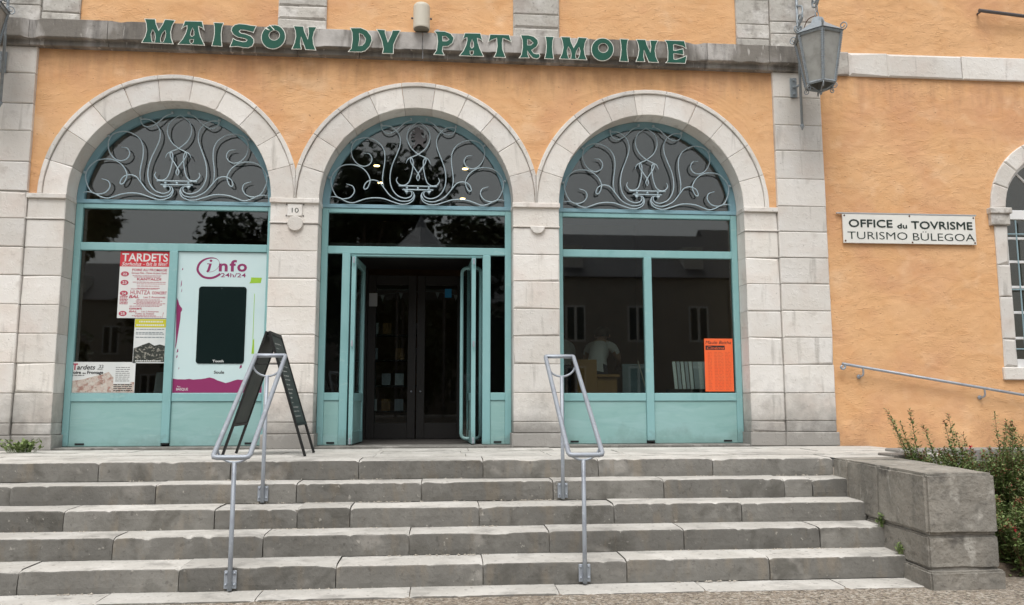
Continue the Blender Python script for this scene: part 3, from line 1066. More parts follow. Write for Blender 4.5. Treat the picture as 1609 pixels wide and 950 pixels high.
for ri, (y0, y1) in enumerate(rows):
    xs = [-4.9]
    while xs[-1] < 5.2:
        xs.append(xs[-1] + random.uniform(.7, 1.15))
    xs[-1] = 5.35
    for a, b in zip(xs[:-1], xs[1:]):
        slab(a, b, y0, y1, ZL, ST)
slab(4.02, 5.35, -1.80, -1.40, ZL, ST)
slab(-4.9, -4.06, -1.80, -1.40, ZL, ST)
MB().box(-4.9, 5.3, -1.39, .02, .70, ZL - .012).build('mortar_bed', 'mortar', ST)
for x0, x1 in ((-HW - Pw, -HW), (HW, HW + Pw), (-4.97, -SP - HW), (SP + HW, 4.97)):
    slab(x0, x1, -.03, .2, ZL - .004, ST)

# ------------------------------------------------------------------ cheek wall at the right of the steps
CW = empty('cheek_wall', (4.2, -2.6, 0), 'low grey block wall closing the right end of the steps', 'wall')
def qblock(p, z0, z1, bev, seed, name='stone_block', mt='wall_stone'):
    """block with plan quad p = [front left, front right, back right, back left], rough faces"""
    mb = MB()
    NX = NY = 12
    bm = bmesh.new()
    v = [bm.verts.new((x, y, z)) for z in (z0, z1) for x, y in p]
    for f in ((3, 2, 1, 0), (4, 5, 6, 7), (0, 1, 5, 4), (1, 2, 6, 5), (2, 3, 7, 6), (3, 0, 4, 7)):
        bm.faces.new([v[i] for i in f])
    bmesh.ops.bevel(bm, geom=bm.edges[:], offset=bev, segments=2, affect='EDGES')
    bmesh.ops.subdivide_edges(bm, edges=[e for e in bm.edges if e.calc_length() > .15], cuts=7, use_grid_fill=True)
    bm.normal_update()
    for q in bm.verts:
        c = q.co
        a = noise.noise(c * 3.3 + Vector((seed, 0, 0))) * .008 + noise.noise(c * 13 + Vector((0, seed, 0))) * .0035
        q.co += q.normal * a
    o = Vector((0, 0, 0))
    mb.add([q.co[:] for q in bm.verts], [[q.index for q in f.verts] for f in bm.faces] if bm.verts.index_update() is None else [])
    bm.free()
    return mb.build(name, mt, CW, smooth=False)
def xin(y): return 3.885 + (y + 3.46) * .07
def xout(y): return 4.44 + (y + 3.46) * .10
def plan(y0, y1, e=0):
    return [(xin(y0) - e, y0 - e), (xout(y0) + e, y0 - e), (xout(y1) + e, y1), (xin(y1) - e, y1)]
ZT = .822
qblock(plan(-3.46, -2.70), .375, ZT, .022, 1.1)
qblock(plan(-2.694, -2.13), .375, ZT, .016, 2.2)
qblock(plan(-2.124, -1.815), .375, ZT, .014, 3.3)
qblock(plan(-3.452, -2.45, -.004), .128, .366, .014, 4.4)
qblock(plan(-2.444, -1.815, -.004), .128, .366, .014, 5.5)
qblock(plan(-3.475, -2.3, .012), -.06, .120, .014, 6.6)
MB().add([(xin(-3.43) + .03, -3.43, -.02), (xout(-3.43) - .03, -3.43, -.02), (xout(-1.85) - .03, -1.85, -.02), (xin(-1.85) + .03, -1.85, -.02),
          (xin(-3.43) + .03, -3.43, .6), (xout(-3.43) - .03, -3.43, .6), (xout(-1.85) - .03, -1.85, .6), (xin(-1.85) + .03, -1.85, .6)],
         [(0, 1, 2, 3), (7, 6, 5, 4), (0, 4, 5, 1), (1, 5, 6, 2), (2, 6, 7, 3), (3, 7, 4, 0)]).build('mortar_bed', 'mortar', CW)

# ------------------------------------------------------------------ ramp, parapet and planting bed at the right
rp = MB()
rp.add([(5.36, -1.0, .818), (10.4, -1.0, -.01), (10.4, .06, -.01), (5.36, .06, .818), (5.36, -1.0, -.05), (10.4, -1.0, -.05), (10.4, .06, -.05), (5.36, .06, -.05)],
       [(0, 1, 2, 3), (4, 5, 1, 0), (5, 6, 2, 1), (7, 4, 0, 3), (6, 7, 3, 2)])
tag(rp.build('ramp', 'tread_stone'), kind='structure')
PP = empty('parapet', (6.8, -1.15, 0), 'low pale stone parapet along the ramp behind the red flowering shrubs', 'wall')
xs = [4.98, 5.75, 6.55, 7.35, 8.2]
for a, b in zip(xs[:-1], xs[1:]):
    MB().bbox(a + .003, b - .003, -1.24, -1.01, -.02, .70, .01).build('stone_block', 'limestone', PP)
    MB().bbox(a + .003, b - .003, -1.27, -.99, .703, .858, .012).build('coping_stone', 'limestone', PP)
bd = MB()
n = 14
vs = []; fs = []
for i in range(n + 1):
    for j in range(n + 1):
        x = 4.46 + (9.5 - 4.46) * i / n; y = -3.2 + 1.96 * j / n
        vs.append((x, y, .06 + .45 * (j / n) + noise.noise(Vector((x * 2, y * 2, 0))) * .05 - (.3 if j == 0 else 0)))
for i in range(n):
    for j in range(n):
        p = i * (n + 1) + j
        fs.append((p, p + n + 1, p + n + 2, p + 1))
bd.add(vs, fs)
tag(bd.build('planting_bed', 'soil', smooth=True), kind='structure')
tag(MB().bbox(4.62, 4.98, -1.85, -1.5, .80, .845, .008).build('stone_slab', 'cornice_stone'), 'thin grey slab lying behind the end of the cheek wall beside the shrub', 'slab')

#@@OBJECTS
# ------------------------------------------------------------------ big letters on the cornice
GL = {
 'M': ([(120,100),(310,105),(328,195),(372,292),(425,205),(462,110),(645,125),(598,220),(578,330),(590,430),(632,537),(92,515),(145,410),(167,300),(152,190)],
       [[(270,292),(305,350),(320,420),(312,500),(278,500),(258,430),(250,360)], [(475,303),(490,360),(482,430),(455,500),(418,500),(412,440),(430,370)]]),
 'A': ([(800,132),(1100,138),(1125,220),(1145,300),(1100,255),(1045,235),(1055,300),(1085,400),(1165,555),(695,537),(770,450),(820,350),(840,270),(838,222),(790,240),(742,278),(770,215)],
       [[(940,255),(962,320),(965,380),(935,400),(912,375),(918,320)], [(905,455),(965,455),(958,500),(933,522),(910,500)]]),
 'I': ([(1285,158),(1465,165),(1440,240),(1430,350),(1438,450),(1455,572),(1268,562),(1295,450),(1305,350),(1300,250)], []),
 'S': ([(520,160),(470,290),(440,270),(330,245),(250,235),(228,258),(260,285),(340,300),(430,335),(485,390),(490,450),(460,515),(390,545),(300,540),(200,518),(65,528),(95,450),(120,370),(180,405),(290,432),(345,428),(360,405),(320,385),(200,360),(120,315),(80,250),(90,190),(140,140),(220,122),(330,132),(430,152)], []),
 'O': ([(808 + 207 * math.cos(t) + 14 * math.sin(t), 352 - 207 * math.sin(t) + 10 * math.cos(t)) for t in frange(0, 2 * math.pi, 36)[:-1]],
       [[(822 + 85 * math.cos(t), 325 - 80 * math.sin(t)) for t in frange(0, 2 * math.pi, 20)[:-1]]]),
 'N': ([(1120,163),(1305,170),(1325,255),(1380,385),(1390,300),(1375,178),(1540,182),(1495,270),(1475,370),(1490,480),(1537,588),(1345,578),(1310,490),(1268,370),(1262,470),(1285,570),(1105,568),(1150,460),(1170,350),(1155,250)], []),
 'D': ([(58,92),(175,92),(240,120),(285,175),(293,220),(270,280),(225,325),(180,337),(42,332),(75,300),(85,210),(80,140)], [[(160,150),(195,165),(222,205),(215,240),(190,268),(155,272),(165,210)]]),
 'V': ([(320,100),(420,108),(420,140),(447,225),(480,150),(490,112),(580,112),(545,180),(510,260),(508,352),(388,348),(398,300),(380,220),(350,150)], []),
 'P': ([(908,122),(1020,125),(1085,150),(1118,195),(1105,245),(1060,280),(1005,285),(1000,330),(1022,372),(905,366),(935,320),(945,230),(935,160)], [[(1000,180),(1030,180),(1062,210),(1040,225),(1003,225)]]),
 'T': ([(90,122),(375,130),(392,190),(408,250),(360,220),(285,190),(275,260),(280,350),(325,483),(145,475),(180,400),(195,300),(185,190),(120,215),(62,248),(78,190)], []),
 'R': ([(540,143),(660,145),(750,165),(815,220),(825,270),(795,325),(720,375),(750,415),(790,425),(830,418),(850,450),(840,485),(795,505),(730,490),(690,450),(655,395),(662,440),(685,490),(512,490),(550,440),(570,330),(565,220)], [[(655,220),(690,220),(735,265),(700,295),(655,295)]]),
 'E': ([(1180,168),(1470,178),(1485,240),(1497,305),(1440,265),(1330,240),(1312,245),(1312,322),(1335,325),(1450,295),(1455,400),(1330,378),(1312,382),(1312,455),(1340,460),(1420,435),(1498,400),(1490,470),(1475,528),(1180,518),(1215,480),(1222,350),(1210,230)], []),
}
PLACE = [('M',-3.159,-2.791,5.425,5.733),('A',-2.757,-2.448,5.422,5.721),('I',-2.377,-2.246,5.419,5.715),('S',-2.174,-1.876,5.412,5.711),('O',-1.821,-1.540,5.412,5.710),('N',-1.471,-1.183,5.410,5.713),
 ('D',-.826,-.543,5.411,5.714),('V',-.502,-.212,5.403,5.711),('P',.172,.418,5.409,5.714),('A',.473,.773,5.403,5.702),('T',.815,1.102,5.402,5.698),('R',1.183,1.444,5.399,5.705),('I',1.491,1.616,5.406,5.696),
 ('M',1.670,2.020,5.405,5.703),('O',2.059,2.337,5.407,5.699),('I',2.400,2.522,5.405,5.700),('N',2.599,2.889,5.404,5.704),('E',2.963,3.235,5.407,5.707)]
LS = empty('sign_lettering', (0, -.14, 5.4), 'green white-edged metal letters spelling MAISON DV PATRIMOINE on the cornice', 'sign')
for ch_, x0, x1, z0, z1 in PLACE:
    o_, h_ = GL[ch_]
    ax, bx_ = min(p[0] for p in o_), max(p[0] for p in o_)
    ay, by = min(p[1] for p in o_), max(p[1] for p in o_)
    # remove the slope of the photograph's perspective inside a letter
    def tr(P):
        out = []
        for x, y in P:
            u = (x - ax) / (bx_ - ax)
            yy = y - u * (bx_ - ax) * .035
            out.append((x0 + u * (x1 - x0), z1 - (yy - ay + (bx_ - ax) * .0175) / (by - ay) * (z1 - z0)))
        return out
    O = tr(o_); Hs = [tr(h) for h in h_]
    lt = MB().prism(O, -.150, -.144, Hs).build('letter', 'letter_white', LS)
    gi = inset(O, .0085, 2.2)
    gh = [inset(h, -.0065, 1.6) for h in Hs]
    MB().prism(gi, -.1535, -.1502, gh).build('letter_face', 'letter_green', lt)
    st = MB()
    for x in (x0 + .3 * (x1 - x0), x0 + .6 * (x1 - x0)):
        st.tube([(x, -.144, 5.62), (x, -.125, 5.62)], .006, 6)
    st.build('stud', 'dark_iron', lt)
ch = MB()
for tri in ([(-1.79, 5.665), (-1.765, 5.672), (-1.722, 5.638), (-1.75, 5.643)], [(-1.735, 5.705), (-1.727, 5.708), (-1.668, 5.648), (-1.678, 5.643)], [(-1.70, 5.706), (-1.69, 5.708), (-1.678, 5.688)]):
    ch.prism(tri, -.1542, -.1532)
ch.build('chipped_paint', 'letter_white', LS)

# ------------------------------------------------------------------ tourist office sign
S1 = empty('office_sign', (6.03, .02, 3.43), 'white enamel plate reading OFFICE du TOVRISME on the orange wall', 'sign')
MB().bbox(5.172, 6.882, -.004, .016, 3.262, 3.625, .003).build('plate', 'sign_white', S1)
for args in (('OFFICE', 5.245, 3.462, .098, -.006, .555, .013), ('du', 5.865, 3.455, .062, -.006, .12, .012), ('TOVRISME', 6.045, 3.452, .098, -.006, .79, .013),
             ('TURISMO', 5.225, 3.312, .098, -.006, .765, -.004), ('BÜLEGOA', 6.06, 3.306, .098, -.006, .80, -.004)):
    t = MB()
    b_ = args[6]
    for q, (ox_, oz_) in enumerate(((0, 0),) if b_ < 0 else ((0, 0), (.007, 0), (.004, .004), (.003, -.003))):
        add_text(t, args[0], args[1] + ox_, args[2] + oz_, args[3], args[4] - q * .0004, args[5], min(b_, 0))
    t.build('word', 'sign_ink', S1)
for x, z in ((5.195, 3.29), (6.86, 3.285), (5.195, 3.605), (6.86, 3.60), (6.03, 3.61), (6.05, 3.28)):
    MB().lathe([(.011, .006), (.011, -.002), (.006, -.006)], (x, -.005, z), 10, axis='y').build('screw', 'rust', S1)
rl = MB().bbox(5.10, 6.9, -.008, .02, 3.627, 3.642, .002).build('top_rail', 'plastic_grey', S1)

# ------------------------------------------------------------------ number plate
S2 = empty('number_plate', (-1.40, -.01, 3.55), 'small pale plate with house number 10 on the left pier', 'number plate')
MB().bbox(-1.482, -1.313, -.014, -.003, 3.475, 3.612, .003).build('plate', 'limestone', S2)
t = MB()
add_text(t, '10', -1.432, 3.512, .058, -.0152, .078, .0)
t.build('numerals', 'sign_ink', S2)
for x in (-1.494, -1.302):
    for z in (3.478, 3.61):
        MB().lathe([(.008, .01), (.008, -.003), (.004, -.006)], (x, -.004, z), 8, axis='y').build('screw', 'dark_iron', S2)

# ------------------------------------------------------------------ lanterns on wrought brackets
def hexring(c, r, z, rot):
    return [(c[0] + r * math.cos(R(rot + 60 * k)), c[1] + r * math.sin(R(rot + 60 * k)), z) for k in range(6)]
def spiral(c, r, turns, a0, pl, n=18, sgn=1):
    out = []
    for i in range(n + 1):
        t_ = i / n
        a = R(a0) + sgn * turns * 2 * math.pi * t_
        q = r * (1 - .75 * t_)
        out.append(Vector(c) + Vector(pl[0]) * (q * math.cos(a)) + Vector(pl[1]) * (q * math.sin(a)))
    return out
def lantern(cx, label, rot):
    L = empty('wall_lantern', (cx, -.03, 5.2), label, 'lantern', 'lanterns on the two pilasters')
    px, py = cx + math.copysign(.055, cx), -.54
    zt, zb_, rt_, rb = 5.615, 5.03, .272, .170
    top, bot = hexring((px, py), rt_, zt, rot), hexring((px, py), rb, zb_, rot)
    fr_ = MB()
    for k in range(6):
        fr_.tube([top[k], bot[k]], .016, 4)
    fr_.tube(top, .020, 4, closed=True); fr_.tube(bot, .018, 4, closed=True)
    fr = fr_.build('frame', 'zinc_lamp', L)
    bd_ = MB()
    for k in range(6):         # beaded edges along the posts
        a, b = Vector(top[k]), Vector(bot[k])
        for i in range(1, 22):
            p = a.lerp(b, i / 22)
            d = (p - Vector((px, py, p.z))).normalized() * .016
            tn = Vector((-d.y, d.x, 0)).normalized() * .017
            for s in (-1, 1):
                q = p + d * .6 + tn * s
                bd_.box(q.x - .004, q.x + .004, q.y - .004, q.y + .004, q.z - .005, q.z + .005)
    tag(bd_.build('beading', 'zinc_lamp', fr), kind='stuff')
    for k in range(6):
        a, b = top[k], top[(k + 1) % 6]
        c_, d_ = bot[(k + 1) % 6], bot[k]
        ctr = Vector((px, py, 0))
        def sh(p): 
            v = Vector(p); w = Vector((px, py, v.z)); return w + (v - w) * .965
        o_ = [sh(a), sh(b), sh(c_), sh(d_)]
        i2 = [p + (Vector((px, py, p.z)) - p).normalized() * .006 for p in o_]
        MB().add(o_ + i2, [(0, 1, 2, 3), (7, 6, 5, 4), (0, 4, 5, 1), (1, 5, 6, 2), (2, 6, 7, 3), (3, 7, 4, 0)]).build('pane', 'lamp_glass', L)
    rf_ = MB()
    t2 = hexring((px, py), rt_ * 1.10, zt + .012, rot); t3 = hexring((px, py), .09, zt + .17, rot); t4 = hexring((px, py), .06, zt + .24, rot)
    rf_.add(t2 + t3 + t4, [(k, (k + 1) % 6, 6 + (k + 1) % 6, 6 + k) for k in range(6)] + [(6 + k, 6 + (k + 1) % 6, 12 + (k + 1) % 6, 12 + k) for k in range(6)] + [tuple(range(5, -1, -1)), tuple(range(12, 18))])
    roof = rf_.build('roof', 'zinc_lamp', L)
    for k in range(6):
        v = Vector((math.cos(R(rot + 60 * k)), math.sin(R(rot + 60 * k)), 0))
        MB().tube(spiral((px + v.x * (rt_ + .02), py + v.y * (rt_ + .02), zt + .06), .05, 1.3, -90, (v, (0, 0, 1))), .007, 5).build('corner_scroll', 'zinc_lamp', roof, smooth=True)
        w = Vector((px + v.x * (rb - .01), py + v.y * (rb - .01), zb_ - .045))
        MB().tube(spiral(w, .036, 1.3, 90, (v, (0, 0, 1)), sgn=-1)[::-1] + cr([w + Vector((0, 0, .03)), Vector((px + v.x * .09, py + v.y * .09, zb_ - .05)), Vector((px, py, zb_ - .085))], 5), .006, 5).build('base_scroll', 'zinc_lamp', fr, smooth=True)
    MB().lathe([(.004, -.03), (.016, -.015), (.02, 0), (.012, .02)], (px, py, zb_ - .09), 8).build('finial', 'zinc_lamp', fr, smooth=True)
    # bracket
    br = MB()
    rx = cx + .01
    br.tube([(rx, -.12, 4.70), (rx, -.12, 6.75)], .017, 8)
    br.lathe([(.002, -.075), (.032, -.015), (.020, 0)], (rx, -.12, 4.70), 4)
    br.lathe([(.03, -.02), (.034, 0), (.03, .02)], (rx, -.12, 5.78), 8)
    br.tube([(rx, -.12, 5.20), (cx - .05, -.03, 5.20)], .014, 6)
    br.tube(cr([(rx, -.12, 5.92), (rx, -.24, 6.02), (rx + .02, -.22, 6.16), (rx, -.13, 6.22)], 6), .012, 6)
    br.tube(spiral((rx, -.20, 6.03), .07, 1.4, 180, ((0, 1, 0), (0, 0, 1))), .010, 6)
    br.tube(spiral((rx, -.19, 5.88), .045, 1.4, 0, ((0, -1, 0), (0, 0, 1))), .009, 6)
    br.tube(cr([(rx, -.12, 6.70), (px - .01, -.35, 6.72), (px, -.58, 6.52), (px + .01, -.66, 6.25), (px, -.58, 6.06), (px, -.535, 6.02)], 8), .015, 8)
    br.tube(spiral((px, -.50, 6.10), .08, 1.3, -90, ((0, 1, 0), (0, 0, 1))), .011, 6)
    br.build('bracket', 'zinc_lamp', L, smooth=True)
    pl = MB().bbox(cx - .085, cx + .0, -.050, -.030, 5.07, 5.32, .006)
    for z in (5.11, 5.20, 5.285):
        pl.lathe([(.014, .006), (.016, -.004), (.008, -.012)], (cx - .042, -.054, z), 8, axis='y')
    pl.build('wall_plate', 'zinc_lamp', L)
    hk = MB()
    for k in range(3):
        z = 5.83 + k * .075
        pts = [(px + (.018 * math.cos(t_) if k % 2 else 0), py + (0 if k % 2 else .018 * math.cos(t_)), z + .042 * math.sin(t_)) for t_ in frange(0, 2 * math.pi, 12)[:-1]]
        hk.tube(pts, .007, 5, closed=True)
    hk.build('chain', 'zinc_lamp', L, smooth=True)
    MB().tube(cr([(px, py, 5.90), (px - .09, py + .06, 5.86), (px - .13, py + .12, 5.72), (px - .14, py + .14, 5.64)], 6), .006, 6).build('cable', 'rust', L)
    return L
lantern(4.65, 'grey iron lantern hanging on its bracket above the tourist office sign', 14)
lantern(-4.67, 'grey iron lantern cut by the left edge of the picture', 40)

# ------------------------------------------------------------------ cylinder lamp above the letters
CL = empty('cylinder_lamp', (.03, -.13, 5.75), 'beige cylinder spotlight on the wall above the letters', 'lamp')
b_ = MB().lathe([(.094, 0), (.097, .004), (.098, .02), (.098, .27), (.093, .292), (.08, .306), (.055, .314)], (.03, -.16, 5.715), 28)
b_.build('body', 'lamp_beige', CL, smooth=False)
MB().lathe([(.091, -.004), (.091, .004)], (.03, -.16, 5.713), 28).build('diffuser', 'lamp_diffuser', CL)
for s in (-1, 1):
    MB().tube([(.03 + s * .10, -.16, 5.85), (.03 + s * .122, -.16, 5.85)], .012, 8).build('bolt', 'dark_iron', CL)
MB().bbox(.0, .06, -.06, .03, 5.80, 5.92, .006).build('bracket', 'dark_iron', CL)
tag(MB().lathe([(.034, -.02), (.036, -.012), (.036, .02), (.03, .04)], (.218, -.02, 5.748), 18, axis='y').build('junction_disc', 'plastic_grey'), 'small round grey plastic disc above the letter P', 'junction box')

# ------------------------------------------------------------------ bar at upper right
BR = empty('wall_bar', (7.4, -.03, 6.3), 'dark metal bar fixed to the orange wall at the upper right', 'bar')
MB().tube([(7.10, -.06, 6.30), (8.6, -.06, 6.17)], .022, 8).build('bar', 'dark_iron', BR)
for x in (7.14, 8.4):
    MB().tube([(x, -.06, 6.30 - (x - 7.1) * .087), (x, .04, 6.30 - (x - 7.1) * .087)], .012, 6).build('fixing', 'dark_iron', BR)

# ------------------------------------------------------------------ handrail on the right wall
HR = empty('wall_handrail', (6.2, -.05, 1.6), 'thin grey iron handrail sloping down along the orange wall', 'handrail')
sl = (1.421 - 1.798) / (7.312 - 5.024)
zr = lambda x: 1.79 + (x - 5.05) * sl
mb = MB()
mb.tube([(5.05, -.05, zr(5.05)), (8.6, -.05, zr(8.6))], .017, 8)
mb.tube(spiral((5.052, -.05, zr(5.05) - .038), .04, 1.0, 90, ((-1, 0, 0), (0, 0, 1)), sgn=1), .014, 6)
mb.build('rail', 'zinc', HR, smooth=True)
for x in (5.305, 6.815, 8.3):
    b2 = MB().tube(cr([(x, -.05, zr(x) - .01), (x, -.05, zr(x) - .075), (x - .01, -.03, zr(x) - .105), (x - .02, .03, zr(x) - .11)], 5), .011, 6)
    b2.lathe([(.026, -.006), (.026, .006)], (x - .02, .018, zr(x) - .11), 10, axis='y')
    b2.build('bracket', 'zinc', HR, smooth=True)

# ------------------------------------------------------------------ two handrails on the steps
def stair_rail(x, label, tilt):
    Hh = empty('stair_handrail', (x, -2.6, 0), label, 'handrail', 'handrails on the front steps')
    hw = .128
    lo, hi = Vector((x, -3.235, .958)), Vector((x + tilt, -2.0, 1.758))
    dx = Vector((1, 0, 0)); n_ = .035
    d = (hi - lo).normalized()
    upv = dx.cross(d)
    pts = []
    for cpt, s, sgn in ((lo, -1, 1), (lo, 1, 1), (hi, 1, -1), (hi, -1, -1)):
        c0 = cpt + dx * s * hw
        rr = .03 if sgn > 0 else .012
        a = c0 + (d * rr if sgn > 0 else -d * rr)
        b2 = c0 - dx * s * rr
        seq = [a, (a + c0 * 2 + b2) / 4, b2] if (s, sgn) in ((-1, 1), (1, -1)) else [b2, (a + c0 * 2 + b2) / 4, a]
        pts += seq
    fr = MB().tube(pts, .0185, 10, closed=True).build('rail_frame', 'zinc', Hh, smooth=True)
    # bowed straps that carry the frame on the posts
    for end, off in ((lo, .13), (hi, -.13)):
        e = end + d * off
        dr = .115
        sp_ = [e + dx * (hw * math.cos(t_)) + Vector((0, 0, -1)) * (dr * math.sin(t_)) for t_ in frange(0, math.pi, 14)]
        MB().tube(sp_, .009, 8).build('strap', 'zinc', Hh, smooth=True)
        pz = e.z - dr
        py = -3.128 if off > 0 else -2.137
        zbase = .012 if off > 0 else .507
        xx = x if off > 0 else x + tilt * .9
        q = MB().tube([(xx, py, zbase), (xx, py, zbase + .3), (e.x, e.y if off > 0 else (py + e.y) / 2, pz)], .0165, 10)
        q.build('post', 'zinc', Hh, smooth=True)
        p_ = MB().bbox(xx - .044, xx + .044, py + .010, py + .022, zbase + .008, zbase + .135, .003)
        for sx in (-.03, .03):
            for zz in (.03, .11):
                p_.lathe([(.009, .004), (.009, -.004), (.004, -.008)], (xx + sx, py + .008, zbase + .008 + zz), 6, axis='y')
        p_.build('fixing_plate', 'zinc', Hh)
    return Hh
stair_rail(-1.187, 'grey tubular steel stair handrail in front of the chalkboard', -.005)
stair_rail(1.392, 'grey tubular steel stair handrail in front of the right shop window', -.015)

# ------------------------------------------------------------------ chalkboard
AB = empty('sandwich_board', (-1.39, -.98, ZL), 'dark folding chalkboard standing open on the landing', 'chalkboard')
YN, YF_ = -1.26, -.70
rn = Vector((-1.385, 0, 2.035))
for s in (-1, 1):
    foot = Vector((-1.385 + s * .39, 0, ZL + .004))
    ex = Vector((0, 1, 0)); ez = (rn - foot).normalized(); nv = ex.cross(ez) * 1.0
    top_ = rn + Vector((s * .012, 0, 0))
    def P(yv, t_, off=0):
        q = top_.lerp(foot, t_); q.y = yv
        return q + nv * off * (1 if s > 0 else -1)
    f_ = MB()
    th = .011
    for ya, yb2 in ((YN, YN + .032), (YF_ - .032, YF_)):
        vs = [P(y_, t_, o_) for y_ in (ya, yb2) for t_ in (0, 1) for o_ in (-th, th)]
        f_.add(vs, [(0, 1, 3, 2), (4, 6, 7, 5), (0, 4, 5, 1), (2, 3, 7, 6), (0, 2, 6, 4), (1, 5, 7, 3)])
    for ta, tb in ((.0, .028), (.74, .76)):
        vs = [P(y_, t_, o_) for y_ in (YN + .033, YF_ - .033) for t_ in (ta, tb) for o_ in (-th, th)]
        f_.add(vs, [(0, 1, 3, 2), (4, 6, 7, 5), (0, 4, 5, 1), (2, 3, 7, 6), (0, 2, 6, 4), (1, 5, 7, 3)])
    f_.build('frame', 'board_frame', AB)
    vs = [P(y_, t_, o_) for y_ in (YN + .033, YF_ - .033) for t_ in (.029, .739) for o_ in (-.004, .004)]
    bo = MB().add(vs, [(0, 1, 3, 2), (4, 6, 7, 5), (0, 4, 5, 1), (2, 3, 7, 6), (0, 2, 6, 4), (1, 5, 7, 3)]).build('board', 'chalkboard', AB)
    if s > 0:
        ck = MB()
        rnd = random.Random(5)
        for li in range(17):
            t_ = .09 + li * .037 + rnd.uniform(-.004, .004)
            if li in (2, 3):
                continue
            y_ = YN + .06 + rnd.uniform(0, .05)
            yend = y_ + rnd.uniform(.06, .34)
            while y_ < yend:
                w = rnd.uniform(.012, .035)
                hgt = rnd.uniform(.005, .011)
                off = .0055 if (P(0, .5, 1) - P(0, .5, 0)).x > 0 else -.0055
                ck.add([P(y_, t_, off), P(y_ + w, t_ + rnd.uniform(-.003, .003), off), P(y_ + w, t_ + hgt, off), P(y_, t_ + hgt * .8, off)], [(0, 1, 2, 3)])
                y_ += w + rnd.uniform(.004, .012)
        tag(ck.build('chalk_writing', 'chalk', bo), kind='stuff')
MB().bbox(-1.50, -1.27, -1.245, -1.235, 1.71, 1.722, .002).build('spreader', 'board_frame', AB)

# ------------------------------------------------------------------ posters and panels in the left shop window
YP = .270
def quad_sheet(x0, x1, z0, z1, y=YP, th=.002):
    return MB().box(x0, x1, y, y + th, z0, z1)
yt = YP - .0012
PO = empty('event_poster', (-3.14, YP, 2.3), 'tall red and white festival poster headed TARDETS', 'poster')
x0, x1, z0, z1 = -3.415, -2.862, 2.305, 3.083
quad_sheet(x0, x1, z0, z1).build('sheet', 'paper_white', PO)
quad_sheet(x0, x1, 2.905, z1, YP - .0008, .0006).build('red_band', 'poster_red', PO)
w_ = MB(); r_ = MB()
add_text(w_, 'TARDETS', x0 + .02, 2.968, .095, yt, .515, .02)
add_text(w_, 'Sorholus', x0 + .02, 2.915, .045, yt, .22, .01, .3)
add_text(w_, '- fait la fête!', x0 + .26, 2.917, .045, yt, .27, .004, .3)
def lr(s, u, v, h, w, b=.012, sh=0):
    add_text(r_, s, x0 + u, z0 + v, h, yt, w, b, sh)
lr('FOIRE AU FROMAGE', .14, .548, .028, .39, .02)
lr('Groupe Pala - Partie de Jeux Garbi', .135, .515, .022, .395)
lr('KANTALDI', .20, .44, .028, .27, .03)
lr('HUNTZA', .135, .275, .05, .22, .005)
lr('CONCERT', .375, .278, .034, .165, .02)
lr('BAL', .12, .232, .034, .115, .03, .2)
lr('Les 2 Anonymes', .285, .232, .026, .24, .008)
lr('concert', .13, .10, .03, .14, .03)
lr('BAL', .13, .068, .02, .09, .02, .2)
lr('Les 2 Anonymes', .27, .068, .02, .19, .006)
lr('TORO de FUEGO', .20, .042, .017, .21, .02)
lr('!', .505, .03, .04, .012, .02, .3)
for v, s in ((.50, '22'), (.40, '23'), (.275, '24'), (.04, '25')):
    cx_, cz_ = x0 + .062, z0 + v + .012
    r_.prism([(cx_ + .045 * math.cos(t_), cz_ + .030 * math.sin(t_)) for t_ in frange(0, 2 * math.pi, 16)[:-1]], yt, yt + .0005)
    add_text(w_, s, cx_ - .024, cz_ - .014, .028, yt - .0006, .048, .02)
rnd = random.Random(3)
for v in (.49, .475, .415, .395, .37, .345, .335, .21, .195, .18, .165, .15, .135, .025, .012):
    dashes(r_, x0 + .13 + rnd.uniform(0, .08), x1 - .02 - rnd.uniform(0, .12), z0 + v, .006, yt, rnd=rnd, gap=.006, wl=(.01, .04))
for k in range(6):
    dashes(r_, x0 + .02, x0 + .11, z0 + .16 + k * .017, .009, yt, rnd=rnd, gap=.004, wl=(.01, .03))
tag(w_.build('white_print', 'paper_white', PO), kind='stuff'); tag(r_.build('red_print', 'poster_redtext', PO), kind='stuff')

PB = empty('photo_poster', (-3.04, YP, 1.8), 'poster with yellow band and group photograph below the red festival poster', 'poster')
x0, x1, z0, z1 = -3.214, -2.862, 1.788, 2.298
quad_sheet(x0, x1, z0, z1).build('sheet', 'paper_white', PB)
quad_sheet(x0 + .003, x1 - .003, 2.198, z1 - .004, YP - .0008, .0006).build('yellow_band', 'poster_yellow', PB)
mb = MB()
mb.prism([(x0 + .004, z0 + .012), (x1 - .004, z0 + .012), (x1 - .004, z0 + .20), (x1 - .06, z0 + .215), (x1 - .12, z0 + .20), (x1 - .18, z0 + .235), (x1 - .25, z0 + .21), (x0 + .06, z0 + .19), (x0 + .004, z0 + .17)], YP - .0008, YP - .0002)
mb.build('photograph', 'poster_photo', PB)
mb = MB()
dashes(mb, x0 + .05, x1 - .04, 2.256, .018, yt, rnd=rnd, gap=.008, wl=(.012, .02)); dashes(mb, x0 + .02, x1 - .01, 2.216, .018, yt, rnd=rnd, gap=.006, wl=(.012, .02))
dashes(mb, x0 + .03, x1 - .03, z0 + .02, .012, yt, rnd=rnd, gap=.006, wl=(.012, .02))
tag(mb.build('white_print', 'paper_white', PB), kind='stuff')
mb = MB()
for z in (2.172, 2.135, 2.118, 2.08):
    dashes(mb, x0 + .02, x1 - .02, z, .008, yt, rnd=rnd, gap=.006, wl=(.02, .05))
tag(mb.build('blue_print', 'grey_board', PB), kind='stuff')

